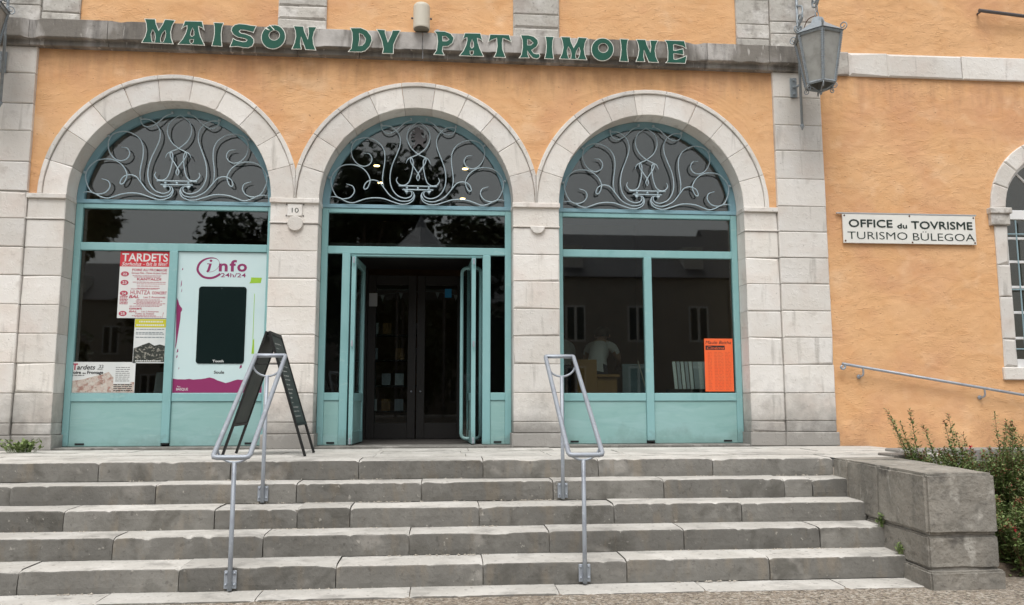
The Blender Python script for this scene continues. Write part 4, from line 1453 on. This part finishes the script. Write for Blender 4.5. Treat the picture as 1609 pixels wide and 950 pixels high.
PC = empty('cheese_fair_poster', (-3.53, YP, 1.45), 'wide poster reading Tardets Foire au Fromage at the window bottom', 'poster')
x0, x1, z0, z1 = -3.888, -3.178, 1.452, 1.80
quad_sheet(x0, x1, z0, z1).build('sheet', 'paper_white', PC)
MB().prism([(x0 + .005, z0 + .005), (x1 - .005, z0 + .005), (x1 - .005, z0 + .12), (x1 - .2, z0 + .13), (x0 + .42, z0 + .235), (x0 + .28, z0 + .19), (x0 + .14, z0 + .15), (x0 + .005, z0 + .13)], YP - .0008, YP - .0002).build('picture', 'poster_scene', PC)
quad_sheet(x1 - .235, x1 - .045, z0 + .10, z1 - .02, YP - .0016, .0006).build('pasted_notice', 'paper_white', PC)
mb = MB(); yq = YP - .0022
add_text(mb, 'ardets', x0 + .07, 1.715, .055, yq, .20, .012, .25)
add_text(mb, '22', x0 + .31, 1.735, .034, yq, .05)
add_text(mb, 'Août', x0 + .29, 1.71, .022, yq, .06, .0, .2)
add_text(mb, 'Foire', x0 + .012, 1.665, .036, yq, .105, .025)
add_text(mb, 'au', x0 + .135, 1.665, .022, yq, .035, .02)
add_text(mb, 'Fromage', x0 + .185, 1.665, .036, yq, .175, .025)
for k in range(8):
    dashes(mb, x1 - .215, x1 - .06, z0 + .13 + k * .022, .006, yq, rnd=rnd, gap=.006, wl=(.02, .05))
for k in range(4):
    dashes(mb, x1 - .23, x1 - .02, z0 + .02 + k * .022, .009, yq, rnd=rnd, gap=.006, wl=(.02, .05))
dashes(mb, x0 + .015, x0 + .16, 1.645, .006, yq, rnd=rnd, gap=.006)
tag(mb.build('dark_print', 'ink_black', PC), kind='stuff')
mb = MB()
add_text(mb, 'T', x0 + .018, 1.71, .075, yq, .06, .03)
mb.build('red_print', 'poster_redtext', PC)

# information point
IP = empty('information_panel', (-2.26, YP, 1.45), 'white information point panel with black touch screen behind the left window', 'display panel')
x0, x1, z0, z1 = -2.762, -1.757, 1.447, 3.085
MB().box(x0, x1, YP, YP + .012, z0, z1).build('sheet', 'panel_white', IP)
sx0, sx1, sz0, sz1 = -2.512, -1.972, 1.784, 2.680
rr = .035
pts = []
for cx_, cz_, a0 in ((sx1 - rr, sz1 - rr, 0), (sx0 + rr, sz1 - rr, 90), (sx0 + rr, sz0 + rr, 180), (sx1 - rr, sz0 + rr, 270)):
    pts += [(cx_ + rr * math.cos(R(a0 + k * 18)), cz_ + rr * math.sin(R(a0 + k * 18))) for k in range(6)]
scn = MB().prism(pts, YP - .006, YP - .0002).build('screen', 'screen_black', IP)
t = MB(); add_text(t, 'Touch', -2.325, 1.802, .026, YP - .007, .125, .03)
add_text(t, 'i', -2.255, 2.652, .016, YP - .007, None, .0)
t.build('screen_print', 'paper_white', scn)
mg = MB()
def ribbon(pts, ws, y):
    P_ = [Vector(p) for p in pts]; n = len(P_); L_ = []; R_ = []
    for i, p in enumerate(P_):
        tn = (P_[min(i + 1, n - 1)] - P_[max(i - 1, 0)]).normalized(); nn = Vector((-tn.y, tn.x)) * ws[i] / 2
        L_.append(p + nn); R_.append(p - nn)
    mg.add([(p.x, y, p.y) for p in L_ + R_], [(i, i + 1, i + n + 1, i + n) for i in range(n - 1)])
def ip(px_, py_):      # crop pixels of the logo to metres on the panel
    return (-2.762 + (px_ - 95) / (1315 - 95) * .99, 3.08 - (py_ - 45) * (.99 / 1220) * 1.02)
yy = YP - .001
arc = cr([Vector(ip(*p)) for p in ((690, 345), (620, 390), (540, 408), (450, 390), (385, 330), (368, 270), (400, 190), (480, 135), (570, 120), (640, 140), (672, 200), (650, 260), (600, 305), (540, 322), (500, 318))], 5)
n = len(arc)
ribbon(arc, [.026 if i < n * .42 else max(.004, .026 - (i / n - .42) * .09) for i in range(n)], yy)
ribbon([ip(500, 205), ip(545, 205), ip(520, 300), ip(500, 322)], [.012, .03, .03, .02], yy)
cpt = ip(550, 160)
mg.prism([(cpt[0] + .016 * math.cos(t_), cpt[1] + .014 * math.sin(t_)) for t_ in frange(0, 2 * math.pi, 12)[:-1]], yy, yy + .0004)
q0 = ip(665, 305)
add_text(mg, 'n', q0[0], q0[1], .135, yy, .10, .03)
q0 = ip(815, 305); add_text(mg, 'f', q0[0], q0[1], .135, yy, .08, .03)
q0 = ip(922, 305); add_text(mg, 'o', q0[0], q0[1], .135, yy, .112, .03)
q0 = ip(697, 392); add_text(mg, '24h/24', q0[0], q0[1], .05, yy, .285, .012)
mg.build('logo', 'magenta', IP)
mg = MB()
# ragged magenta band and splashes
top_e = []
xx = x0 + .004
hs_ = [.165, .163, .16, .155, .158, .155, .157, .165, .172, .175, .17, .15, .13, .12, .13, .145, .155, .15, .158, .165, .168, .16, .155]
for i, h in enumerate(hs_):
    top_e.append((x0 + .004 + (x1 - x0 - .008) * i / (len(hs_) - 1), z0 + h + random.uniform(-.006, .006)))
mg.prism([(x0 + .004, z0 + .004), (x1 - .004, z0 + .004)] + top_e[::-1], yy, yy + .0004)
mg.build('magenta_band', 'magenta', IP)
mg = MB()
spl = [(0, 1.10), (.018, 1.06), (.03, 1.02), (.05, .99), (.062, .98), (.066, .955), (.052, .93), (.05, .85), (.045, .80), (.035, .70), (.025, .60), (.02, .55), (.008, .50), (.012, .62), (.006, .80), (.0, .95)]
mg.prism([(x0 + .004 + a, z0 + b) for a, b in spl], yy, yy + .0004)
mg.build('paint_splash', 'magenta', IP)
mg = MB()
for a, b, w, h in ((.045, 1.42, .014, .03), (.04, 1.22, .012, .09), (.05, 1.16, .008, .05), (.03, .46, .02, .05), (.028, .40, .016, .04), (.74, .28, .03, .05), (.06, .27, .008, .03)):
    mg.prism([(x0 + a, z0 + b), (x0 + a + w, z0 + b + h * .3), (x0 + a + w * .8, z0 + b + h), (x0 + a + w * .3, z0 + b + h * .7)], yy, yy + .0004)
tag(mg.build('paint_drops', 'magenta', IP), kind='stuff')
t = MB()
q0 = ip(1100, 470); q1 = ip(1275, 395)
t.prism([(q0[0], q0[1] - .005), (q1[0] - .01, q0[1]), (q1[0], q1[1]), (q0[0] + .02, q1[1] + .003), (q0[0] + .015, q0[1] + .02)], yy, yy + .0004)
xg = ip(1180, 600)[0]
t.box(xg - .003, xg + .003, yy, yy + .0004, 2.0, 2.60)
t.prism([(xg - .01, 1.90), (xg + .02, 1.90), (xg + .015, 2.08), (xg, 2.05)], yy - .0006, yy - .0002)
t.build('green_print', 'lime', IP)
t = MB()
add_text(t, 'Soule', -2.305, 1.670, .034, yy, .115, .025)
add_text(t, 'BASQUE', -2.715, 1.478, .03, yy - .0008, .13, .005)
t2_ = MB()
add_text(t2_, 'Soule', -2.305, 1.670, .034, yy, .115, .025)
t2_.build('black_print', 'ink_black', IP)
t3_ = MB(); add_text(t3_, 'BASQUE', -2.715, 1.478, .03, yy - .0008, .13, .005); add_text(t3_, 'Pays', -2.705, 1.515, .016, yy - .0008, .035)
t3_.build('white_print', 'paper_white', IP)

# ------------------------------------------------------------------ orange cinema poster in the right window
PD = empty('cinema_poster', (3.67, YP, 1.46), 'bright orange cinema programme taped in the right window corner', 'poster')
x0, x1, z0, z1 = 3.482, 3.836, 1.465, 2.105
quad_sheet(x0, x1, z0, z1).build('sheet', 'poster_orange', PD)
mb = MB()
add_text(mb, 'Maule Baitha', x0 + .015, 2.04, .04, yt, .32, .0, .25)
mb.box(x0 + .015, x0 + .255, yt, yt + .0005, 1.968, 2.02)
tag(mb.build('black_print', 'ink_black', PD), kind='stuff')
t = MB(); add_text(t, 'Cinéma', x0 + .03, 1.975, .035, yt - .0008, .215, .0, .25); t.build('orange_print', 'poster_orange', PD)
mb = MB()
for k in range(26):
    z = 1.935 - k * .018
    dashes(mb, x0 + .04, x0 + .09, z, .006, yt, rnd=rnd); dashes(mb, x0 + .12, x1 - .12, z, .006, yt, rnd=rnd, wl=(.02, .05)); dashes(mb, x1 - .10, x1 - .03, z, .006, yt, rnd=rnd)
tag(mb.build('list_print', 'poster_orange_ink', PD), kind='stuff')

# ------------------------------------------------------------------ things inside
LF = empty('leaflet_rack', (3.38, .6, 1.42), 'row of grey leaflets standing behind the orange poster', 'leaflets')
for k in range(8):
    x = 3.20 + k * .052
    w = .035 if k < 5 else .06
    c_ = MB()
    lean = .02
    c_.add([(x, .60, 1.50), (x + w, .58, 1.50), (x + w - lean, .60, 1.84), (x - lean, .62, 1.84), (x, .605, 1.50), (x + w, .585, 1.50), (x + w - lean, .605, 1.84), (x - lean, .625, 1.84)],
           [(0, 1, 2, 3), (7, 6, 5, 4), (0, 4, 5, 1), (1, 5, 6, 2), (2, 6, 7, 3), (3, 7, 4, 0)])
    c_.build('leaflet', 'paper_white' if k % 2 == 0 else 'plastic_grey', LF)
MB().box(3.12, 3.70, .52, .72, 1.455, 1.495).build('tray', 'board_frame', LF)
MB().box(3.12, 3.70, .50, .95, .847, 1.454).build('stand', 'grey_board', LF)
CT = empty('reception_counter', (2.37, 1.3, .846), 'brown wooden counter of two heights inside the right window', 'counter')
MB().bbox(2.08, 2.345, 1.25, 1.75, .847, 1.895, .006).build('tall_unit', 'wood_counter', CT)
MB().bbox(2.349, 2.62, 1.27, 1.75, .847, 1.66, .006).build('low_unit', 'wood_counter', CT)
MB().bbox(2.346, 2.645, 1.24, 1.78, 1.662, 1.70, .005).build('worktop', 'wood_counter', CT)
tag(MB().bbox(2.70, 3.05, 1.3, 1.34, .847, 1.84, .004).build('display_board', 'grey_board'), 'plain dark grey board standing right of the wooden counter', 'board')
tag(MB().tube([(2.885, 1.2, 1.88), (3.0, 1.2, 1.45), (3.05, 1.2, 1.2)], .008, 6).build('wooden_stick', 'wood_strip'), 'thin pale stick leaning in front of the grey board', 'stick')
tag(MB().add([(-3.12, .7, 1.40), (-2.95, .72, 1.40), (-2.97, .75, 1.70), (-3.10, .73, 1.70), (-3.12, .71, 1.40), (-2.95, .73, 1.40), (-2.97, .76, 1.70), (-3.10, .74, 1.70)],
             [(0, 1, 2, 3), (7, 6, 5, 4), (0, 4, 5, 1), (1, 5, 6, 2), (2, 6, 7, 3), (3, 7, 4, 0)]).build('grey_card', 'plastic_grey'), 'plain grey card standing behind the window under the photograph poster', 'card')
tag(MB().bbox(-3.4, -2.8, .62, 1.0, .847, 1.399, .01).build('window_bench', 'grey_board'), 'low dark bench inside the left window carrying the grey card', 'bench')
# stickers and display behind the doors
tag(MB().box(.335, .425, 1.694, 1.698, 2.76, 2.88).build('blue_sticker', 'sticker_blue'), 'small blue sticker on the right inner door', 'sticker')
tag(MB().box(-.69, -.58, 1.694, 1.698, 2.63, 2.81).build('dog_notice', 'plastic_grey'), 'pale grey notice on the left inner door', 'notice')
SH = empty('leaflet_display', (-.25, 1.95, .846), 'leaflet shelves seen through the left inner door', 'shelf')
for x in (-.75, .02):
    MB().box(x - .015, x + .015, 1.95, 2.2, .847, 2.75).build('upright', 'door_brown', SH)
for k, z in enumerate((1.2, 1.55, 1.9, 2.25)):
    MB().box(-.735, .005, 1.95, 2.18, z, z + .02).build('shelf_board', 'door_brown', SH)
    for j in range(4):
        if (k * 3 + j) % 4 == 3:
            continue
        x = -.70 + j * .18
        MB().box(x, x + .12, 1.96, 1.966, z + .021, z + .18).build('leaflet', ['paper_white', 'wood_counter', 'plastic_grey'][(k + j) % 3], SH)
BU = empty('bunting', (-.1, 2.2, 2.7), 'string of small white pennants hanging inside the doorway', 'bunting')
st_ = [(x, 2.2, 2.86 + .05 * math.cos(x * 3)) for x in frange(-1.2, 1.1, 20)]
MB().tube(st_, .003, 4).build('string', 'plastic_grey', BU)
for k in range(9):
    x = -1.1 + k * .26
    z = 2.855 + .05 * math.cos(x * 3)
    MB().prism([(x, z), (x + .06, z), (x + .03, z - .09)], 2.198, 2.202).build('pennant', 'paper_white', BU)
for k, (x, y) in enumerate(((-.737, 2.996), (-.755, 3.987), (.636, 3.057), (.64, 4.94))):
    lab = ['lit ceiling spot seen through the central fanlight, upper left one', 'lit ceiling spot seen through the central fanlight, lower left one', 'lit ceiling spot seen through the central fanlight, upper right one', 'lit ceiling spot seen through the central fanlight, lower right one'][k]
    SPT = empty('ceiling_spot', (x, y, 5.0), lab, 'ceiling light', 'lit ceiling spots behind the central fanlight')
    MB().lathe([(.06, -.02), (.06, -.002)], (x, y, 5.0), 16).build('ring', 'zinc', SPT)
    MB().lathe([(.045, -.024), (.045, -.0202)], (x, y, 5.0), 16).build('bulb', 'spot', SPT)

# ------------------------------------------------------------------ people behind the counter
def person(x, y, face, lean, label, arm):
    Pn = empty('person', (x, y, .846), label, 'person')
    z = .846
    f = Vector((math.sin(face), math.cos(face), 0)); sd2 = Vector((f.y, -f.x, 0))
    base = Vector((x, y, z))
    J = {}
    def pt(s, fwd, h): return base + sd2 * s + f * fwd + Vector((0, 0, h))
    chest = .30 * lean
    V = [('pel', 0, 0, .93, .15), ('waist', 0, chest * .25, 1.10, .135), ('chest', 0, chest * .7, 1.28 - .06 * lean, .165), ('neckb', 0, chest, 1.42 - .1 * lean, .075), ('neck', 0, chest + .06 * lean, 1.50 - .12 * lean, .058), ('head', 0, chest + .12 * lean, 1.60 - .15 * lean, .098), ('crown', 0, chest + .14 * lean, 1.68 - .16 * lean, .088)]
    E_ = [('pel', 'waist'), ('waist', 'chest'), ('chest', 'neckb'), ('neckb', 'neck'), ('neck', 'head'), ('head', 'crown')]
    for s, k in ((-1, 'L'), (1, 'R')):
        V += [('hip' + k, s * .10, 0, .86, .105), ('knee' + k, s * .11, .02, .48, .065), ('ank' + k, s * .11, -.01, .085, .045), ('toe' + k, s * .12, .15, .035, .04),
              ('sh' + k, s * .19, chest, 1.38 - .1 * lean, .074), ('el' + k, s * .25, chest + .08 * arm, 1.10, .046), ('wr' + k, s * .19, chest + .30 * arm, 1.0 + .02 * arm, .032), ('pa' + k, s * .17, chest + .38 * arm, .99 + .02 * arm, .036)]
        E_ += [('pel', 'hip' + k), ('hip' + k, 'knee' + k), ('knee' + k, 'ank' + k), ('ank' + k, 'toe' + k), ('neckb', 'sh' + k), ('sh' + k, 'el' + k), ('el' + k, 'wr' + k), ('wr' + k, 'pa' + k)]
        for fi in range(5):
            if fi == 0:
                V += [('t0' + k, s * .17 - s * .045, chest + .39 * arm, .985, .012), ('t1' + k, s * .17 - s * .07, chest + .43 * arm, .975, .010)]
                E_ += [('pa' + k, 't0' + k), ('t0' + k, 't1' + k)]
            else:
                o2 = (fi - 2.5) * .019 * s
                ln = (.075, .085, .078, .06)[fi - 1]
                V += [('f%da' % fi + k, s * .17 + o2, chest + .38 * arm + .045, .985, .0095), ('f%db' % fi + k, s * .17 + o2, chest + .38 * arm + .045 + ln, .965, .008)]
                E_ += [('pa' + k, 'f%da' % fi + k), ('f%da' % fi + k, 'f%db' % fi + k)]
    idx = {v[0]: i for i, v in enumerate(V)}
    me = bpy.data.meshes.new('body')
    me.from_pydata([pt(v[1], v[2], v[3]) for v in V], [(idx[a], idx[b]) for a, b in E_], [])
    o = bpy.data.objects.new('body', me)
    C.objects.link(o)
    o.modifiers.new('skin', 'SKIN')
    for i, v in enumerate(V):
        sv = me.skin_vertices[0].data[i]
        sv.radius = (v[4], v[4])
        sv.use_root = v[0] == 'pel'
    ss = o.modifiers.new('ss', 'SUBSURF'); ss.levels = 1; ss.render_levels = 1
    dg = bpy.context.evaluated_depsgraph_get()
    m2 = bpy.data.meshes.new_from_object(o.evaluated_get(dg))
    bpy.data.objects.remove(o)
    for q in ('skin', 'shirt', 'trousers'):
        m2.materials.append(MATS[q])
    for p in m2.polygons:
        c_ = p.center; h = c_.z - z
        lat = abs((c_ - base).dot(sd2)); fwd = (c_ - base).dot(f)
        mi = 2 if h < .97 else 1 if h < 1.46 - .11 * lean else 0
        if 1 and lat > .17 and h < 1.20 and h > .9:
            mi = 0
        if fwd > chest + .12 and .9 < h < 1.15:
            mi = 0
        p.material_index = mi
        p.use_smooth = True
    bo = bpy.data.objects.new('body', m2)
    C.objects.link(bo)
    bo.parent = Pn; bo.matrix_parent_inverse = Matrix.Translation(-Pn.location)
    hl = .15 * lean
    hc = pt(0, chest + .12 * lean, 1.63 - hl)
    hr = MB()
    vs = []; fs = []
    for i in range(9):
        for j in range(16):
            th_ = math.pi * .62 * i / 8; ph = 2 * math.pi * j / 16
            v = Vector((math.sin(th_) * math.cos(ph), math.sin(th_) * math.sin(ph), math.cos(th_)))
            r_2 = .118 + .008 * noise.noise(v * 4)
            if v.dot(f) > .35 and v.z < .35:
                r_2 *= .86
            vs.append(hc + v * r_2)
    for i in range(8):
        for j in range(16):
            fs.append((i * 16 + j, (i + 1) * 16 + j, (i + 1) * 16 + (j + 1) % 16, i * 16 + (j + 1) % 16))
    hr.add(vs, fs)
    hr.build('hair', 'hair', bo, smooth=True)
    fc = MB()
    nz_ = pt(0, chest + .12 * lean + .105, 1.60 - hl)
    fc.lathe([(.004, -.02), (.016, -.008), (.010, .02), (.003, .035)], nz_, 8)
    for s in (-1, 1):
        fc.lathe([(.006, -.03), (.018, -.01), (.02, .015), (.008, .03)], pt(s * .10, chest + .11 * lean, 1.60 - hl), 8)
    fc.build('nose_and_ears', 'skin', bo, smooth=True)
    ey = MB()
    for s in (-1, 1):
        ey.lathe([(.003, -.008), (.011, 0), (.003, .008)], pt(s * .035, chest + .12 * lean + .085, 1.625 - hl), 8)
    ey.lathe([(.004, -.003), (.02, 0), (.004, .003)], pt(0, chest + .12 * lean + .082, 1.545 - hl), 10)
    ey.build('eyes_and_mouth', 'hair', bo)
    return Pn
person(2.47, 1.98, R(25), 1.0, 'person in white T-shirt behind the low part of the wooden counter', .9)
person(2.10, 2.35, R(-20), .6, 'person in white T-shirt behind the tall part of the wooden counter', .8)

# ------------------------------------------------------------------ plants
def leaf_quad(mb, p, d, up_, ln, wd, mi=0):
    d = d.normalized(); s_ = d.cross(up_)
    if s_.length < 1e-4:
        s_ = d.cross(Vector((1, 0, 0)))
    s_.normalize(); n_ = s_.cross(d)
    mb.add([p, p + d * ln * .45 + s_ * wd / 2 + n_ * wd * .12, p + d * ln, p + d * ln * .45 - s_ * wd / 2 + n_ * wd * .12], [(0, 1, 2, 3)], mi)

def shrub(cx, cy, zb0, hgt, rad, ns, label, seed, tall, lft=0):
    rnd = random.Random(seed)
    Sh = empty('flowering_shrub', (cx, cy, zb0), label, 'shrub', 'red flowering shrubs in the bed')
    lf_, sm_, fl_, bd_ = MB(), MB(), MB(), MB()
    for i in range(ns):
        a = rnd.uniform(0, 2 * math.pi); rr = rad * math.sqrt(rnd.random())
        b0 = Vector((cx + rr * .45 * math.cos(a), cy + rr * .45 * math.sin(a), zb0 - .03))
        is_t = i < tall
        h = hgt * (rnd.uniform(1.0, 1.25) if is_t else rnd.uniform(.38, .86))
        tip = Vector((cx + rr * 1.15 * math.cos(a) + (-lft if is_t else -.3 * lft) * rnd.uniform(.3, 1), cy + rr * math.sin(a), zb0 + h))
        mid = b0.lerp(tip, .55) + Vector((rnd.uniform(-.05, .05), rnd.uniform(-.05, .05), h * .10))
        path = cr([b0, b0.lerp(mid, .5) + Vector((0, 0, .03)), mid, mid.lerp(tip, .55), tip], 5)
        n = len(path)
        sm_.tube(path, [.0055 * (1 - .75 * k / n) for k in range(n)], 4, caps=False)
        nl = int(h * 280)
        for k in range(nl):
            t_ = k / nl
            if is_t and t_ > .72 and rnd.random() < .25:
                continue
            q = path[min(n - 2, int(t_ * (n - 1)))].lerp(path[min(n - 1, int(t_ * (n - 1)) + 1)], (t_ * (n - 1)) % 1)
            dirv = Vector((rnd.uniform(-1, 1), rnd.uniform(-1, 1), rnd.uniform(-.2, .9)))
            sz = rnd.uniform(.026, .050) * (1.15 - .55 * t_)
            q2 = q + dirv.normalized() * rnd.uniform(0, .09 * (1 - .85 * t_))
            tgt = bd_ if (t_ > .85 and rnd.random() < .3) else lf_
            leaf_quad(tgt, q2, dirv, Vector((rnd.uniform(-.3, .3), rnd.uniform(-.3, .3), 1)), sz, sz * .55)
        if rnd.random() < .10:
            q = path[-1 - rnd.randint(0, 5)]
            for _ in range(4):
                dv = Vector((rnd.uniform(-1, 1), rnd.uniform(-1, .3), rnd.uniform(-.8, .6)))
                leaf_quad(fl_, q + dv * .008, dv, Vector((0, 0, 1)), .03, .024)
    lf_.build('foliage', 'leaf', Sh); sm_.build('stems', 'stem', Sh, smooth=True)
    if fl_.f: tag(fl_.build('flowers', 'petal', Sh), kind='stuff')
    if bd_.f: tag(bd_.build('buds', 'brown_bud', Sh), kind='stuff')
shrub(4.90, -2.1, .22, .86, .26, 70, 'shrub with the tallest leaning stems just behind the cheek wall', 11, 6, .42)
shrub(5.25, -2.25, .18, .86, .36, 130, 'middle red flowering shrub between the leaning one and the picture edge', 12, 9, .1)
shrub(5.62, -2.6, .08, .90, .42, 170, 'red flowering shrub at the right edge of the picture', 13, 8, .1)
shrub(4.98, -2.98, .02, .66, .36, 150, 'lowest red flowering shrub beside the front of the cheek wall', 14, 2, .05)
shrub(5.95, -2.0, .2, .85, .4, 120, 'red flowering shrub farthest back along the parapet', 15, 8, .1)

def weed(name, c, n, h, spread, label, seed, sz=.05):
    rnd = random.Random(seed)
    mb = MB()
    for i in range(n):
        a = rnd.uniform(0, 2 * math.pi)
        tip = Vector((math.cos(a) * spread[0] * rnd.random(), math.sin(a) * spread[1] * rnd.random(), h * rnd.uniform(.25, 1)))
        b0 = Vector(c); b0.x += tip.x * .6; b0.y += tip.y * .6
        p = Vector(c) + tip
        mb.tube([b0, b0.lerp(p, .5) + Vector((0, 0, .01)), p], [.003, .002, .001], 3, caps=False)
        for k in range(3):
            dv = Vector((rnd.uniform(-1, 1), rnd.uniform(-1, 1), rnd.uniform(0, .8)))
            leaf_quad(mb, b0.lerp(p, rnd.uniform(.5, 1)), dv, Vector((0, 0, 1)), sz * rnd.uniform(.6, 1.2), sz * .6)
    o = mb.build(name, 'leaf')
    return tag(o, label, 'weed')
weed('weed_clump', (-4.05, -.33, ZL), 90, .13, (.26, .12), 'green weed clump on the landing at the foot of the left jamb', 21, .055)
weed('weed_clump', (3.92, -2.76, .33), 16, .11, (.05, .04), 'small weed in the joint between second step and cheek wall', 22, .035)
weed('weed_clump', (3.90, -3.06, .17), 14, .10, (.05, .04), 'small weed on the lowest step against the cheek wall', 23, .035)

# ------------------------------------------------------------------ across the square (what the panes reflect)
def tree(x, y, h, cr_, label, seed, nl=13000):
    rnd = random.Random(seed)
    T = empty('plane_tree', (x, y, 0), label, 'tree', 'trees across the square')
    tk = MB()
    tk.tube([(x, y, -.05), (x + .1, y, h * .2), (x, y + .1, h * .45), (x, y, h * .75)], [.28, .22, .17, .06], 8)
    cls = []
    for i in range(13):
        a = i * 2.4; zz = h * (.22 + .66 * ((i * 5) % 13) / 12); rr = cr_ * rnd.uniform(.35, .75)
        e = (x + rr * math.cos(a), y + rr * math.sin(a), zz)
        tk.tube([(x, y, h * .32 + i * h * .03), ((x + e[0]) / 2, (y + e[1]) / 2, max(zz * .9, h * .2)), e], [.10, .07, .03], 5)
        cls.append((Vector(e), cr_ * rnd.uniform(.35, .6)))
    cls.append((Vector((x, y, h * .88)), cr_ * .45))
    tk.build('trunk', 'bark', T, smooth=True)
    lf_ = MB()
    for i in range(nl):
        c_, r_3 = cls[i % len(cls)]
        v = Vector((rnd.gauss(0, 1), rnd.gauss(0, 1), rnd.gauss(0, 1))).normalized() * r_3 * rnd.random() ** .55
        leaf_quad(lf_, c_ + v, Vector((rnd.uniform(-1, 1), rnd.uniform(-1, 1), rnd.uniform(-1, .5))), Vector((rnd.uniform(-1, 1), rnd.uniform(-1, 1), 1)), rnd.uniform(.3, .6), .36)
    lf_.build('crown', 'leaf_dark', T)
tree(-18.2, -28, 11.3, 3.4, 'broad dark tree mirrored at the left end of the left transom', 31)
tree(-10.2, -30, 10.2, 4.0, 'rounded dark tree mirrored at the right end of the left transom', 32)
tree(-3.6, -29, 13.4, 4.4, 'tall dark tree mirrored in the central fanlight', 33)
tree(1.6, -33, 11.2, 3.8, 'dark tree mirrored in the right half of the central transom', 34)
BS = empty('bandstand', (-.6, -21, 0), 'bandstand with pointed metal roof mirrored in the central transom', 'bandstand')
MB().lathe([(2.6, 0), (2.6, .7), (2.5, .72)], (-.6, -21, 0), 8).build('base', 'house_wall', BS)
MB().lathe([(3.0, 5.9), (3.05, 6.0), (1.2, 7.0), (.25, 8.0), (.02, 8.5)], (-.6, -21, 0), 8).build('roof', 'roof_metal', BS)
for k in range(8):
    a = R(22.5 + 45 * k)
    MB().tube([(-.6 + 2.4 * math.cos(a), -21 + 2.4 * math.sin(a), .7), (-.6 + 2.4 * math.cos(a), -21 + 2.4 * math.sin(a), 6.0)], .06, 6).build('post', 'dark_iron', BS)
def house(x0, x1, y, h, label, rh):
    H_ = empty('house', ((x0 + x1) / 2, y, 0), label, 'house', 'houses across the square')
    MB().box(x0, x1, y - 8, y, -.05, h).build('wall', 'house_wall', H_)
    rf_ = MB()
    rf_.add([(x0 - .2, y + .3, h), (x1 + .2, y + .3, h), (x1 + .2, y - 4, h + rh), (x0 - .2, y - 4, h + rh), (x0 - .2, y - 8.3, h), (x1 + .2, y - 8.3, h)], [(0, 1, 2, 3), (3, 2, 5, 4), (0, 3, 4), (1, 5, 2), (0, 4, 5, 1)])
    roof = rf_.build('roof', 'roof_slate', H_)
    n = int((x1 - x0) / 2.4)
    for i in range(n):
        cx_ = x0 + (i + .5) * (x1 - x0) / n
        for z in (1.2, 4.2):
            w = MB().box(cx_ - .5, cx_ + .5, y, y + .05, z, z + 1.8)
            wo = w.build('window', 'shutter', H_)
            for s in (-1, 1):
                MB().box(cx_ + s * .24 - .17, cx_ + s * .24 + .17, y + .051, y + .06, z + .1, z + 1.7).build('pane', 'screen_black', wo)
        if i % 2 == 0:
            d_ = MB().box(cx_ - .5, cx_ + .5, y - 1.6, y - .5, h + .5, h + 1.7).build('dormer', 'shutter', roof)
    return H_
house(5.2, 14.5, -29, 7.4, 'pale house with slate roof mirrored in the right window', 3.0)
house(14.9, 26, -30, 8.0, 'second pale house mirrored right of the first one', 3.0)
house(-40, -25, -31, 7.0, 'pale house mirrored behind the leftmost tree', 3.0)
house(-24, 4.8, -42, 7.6, 'long pale house mirrored behind the middle trees', 3.0)
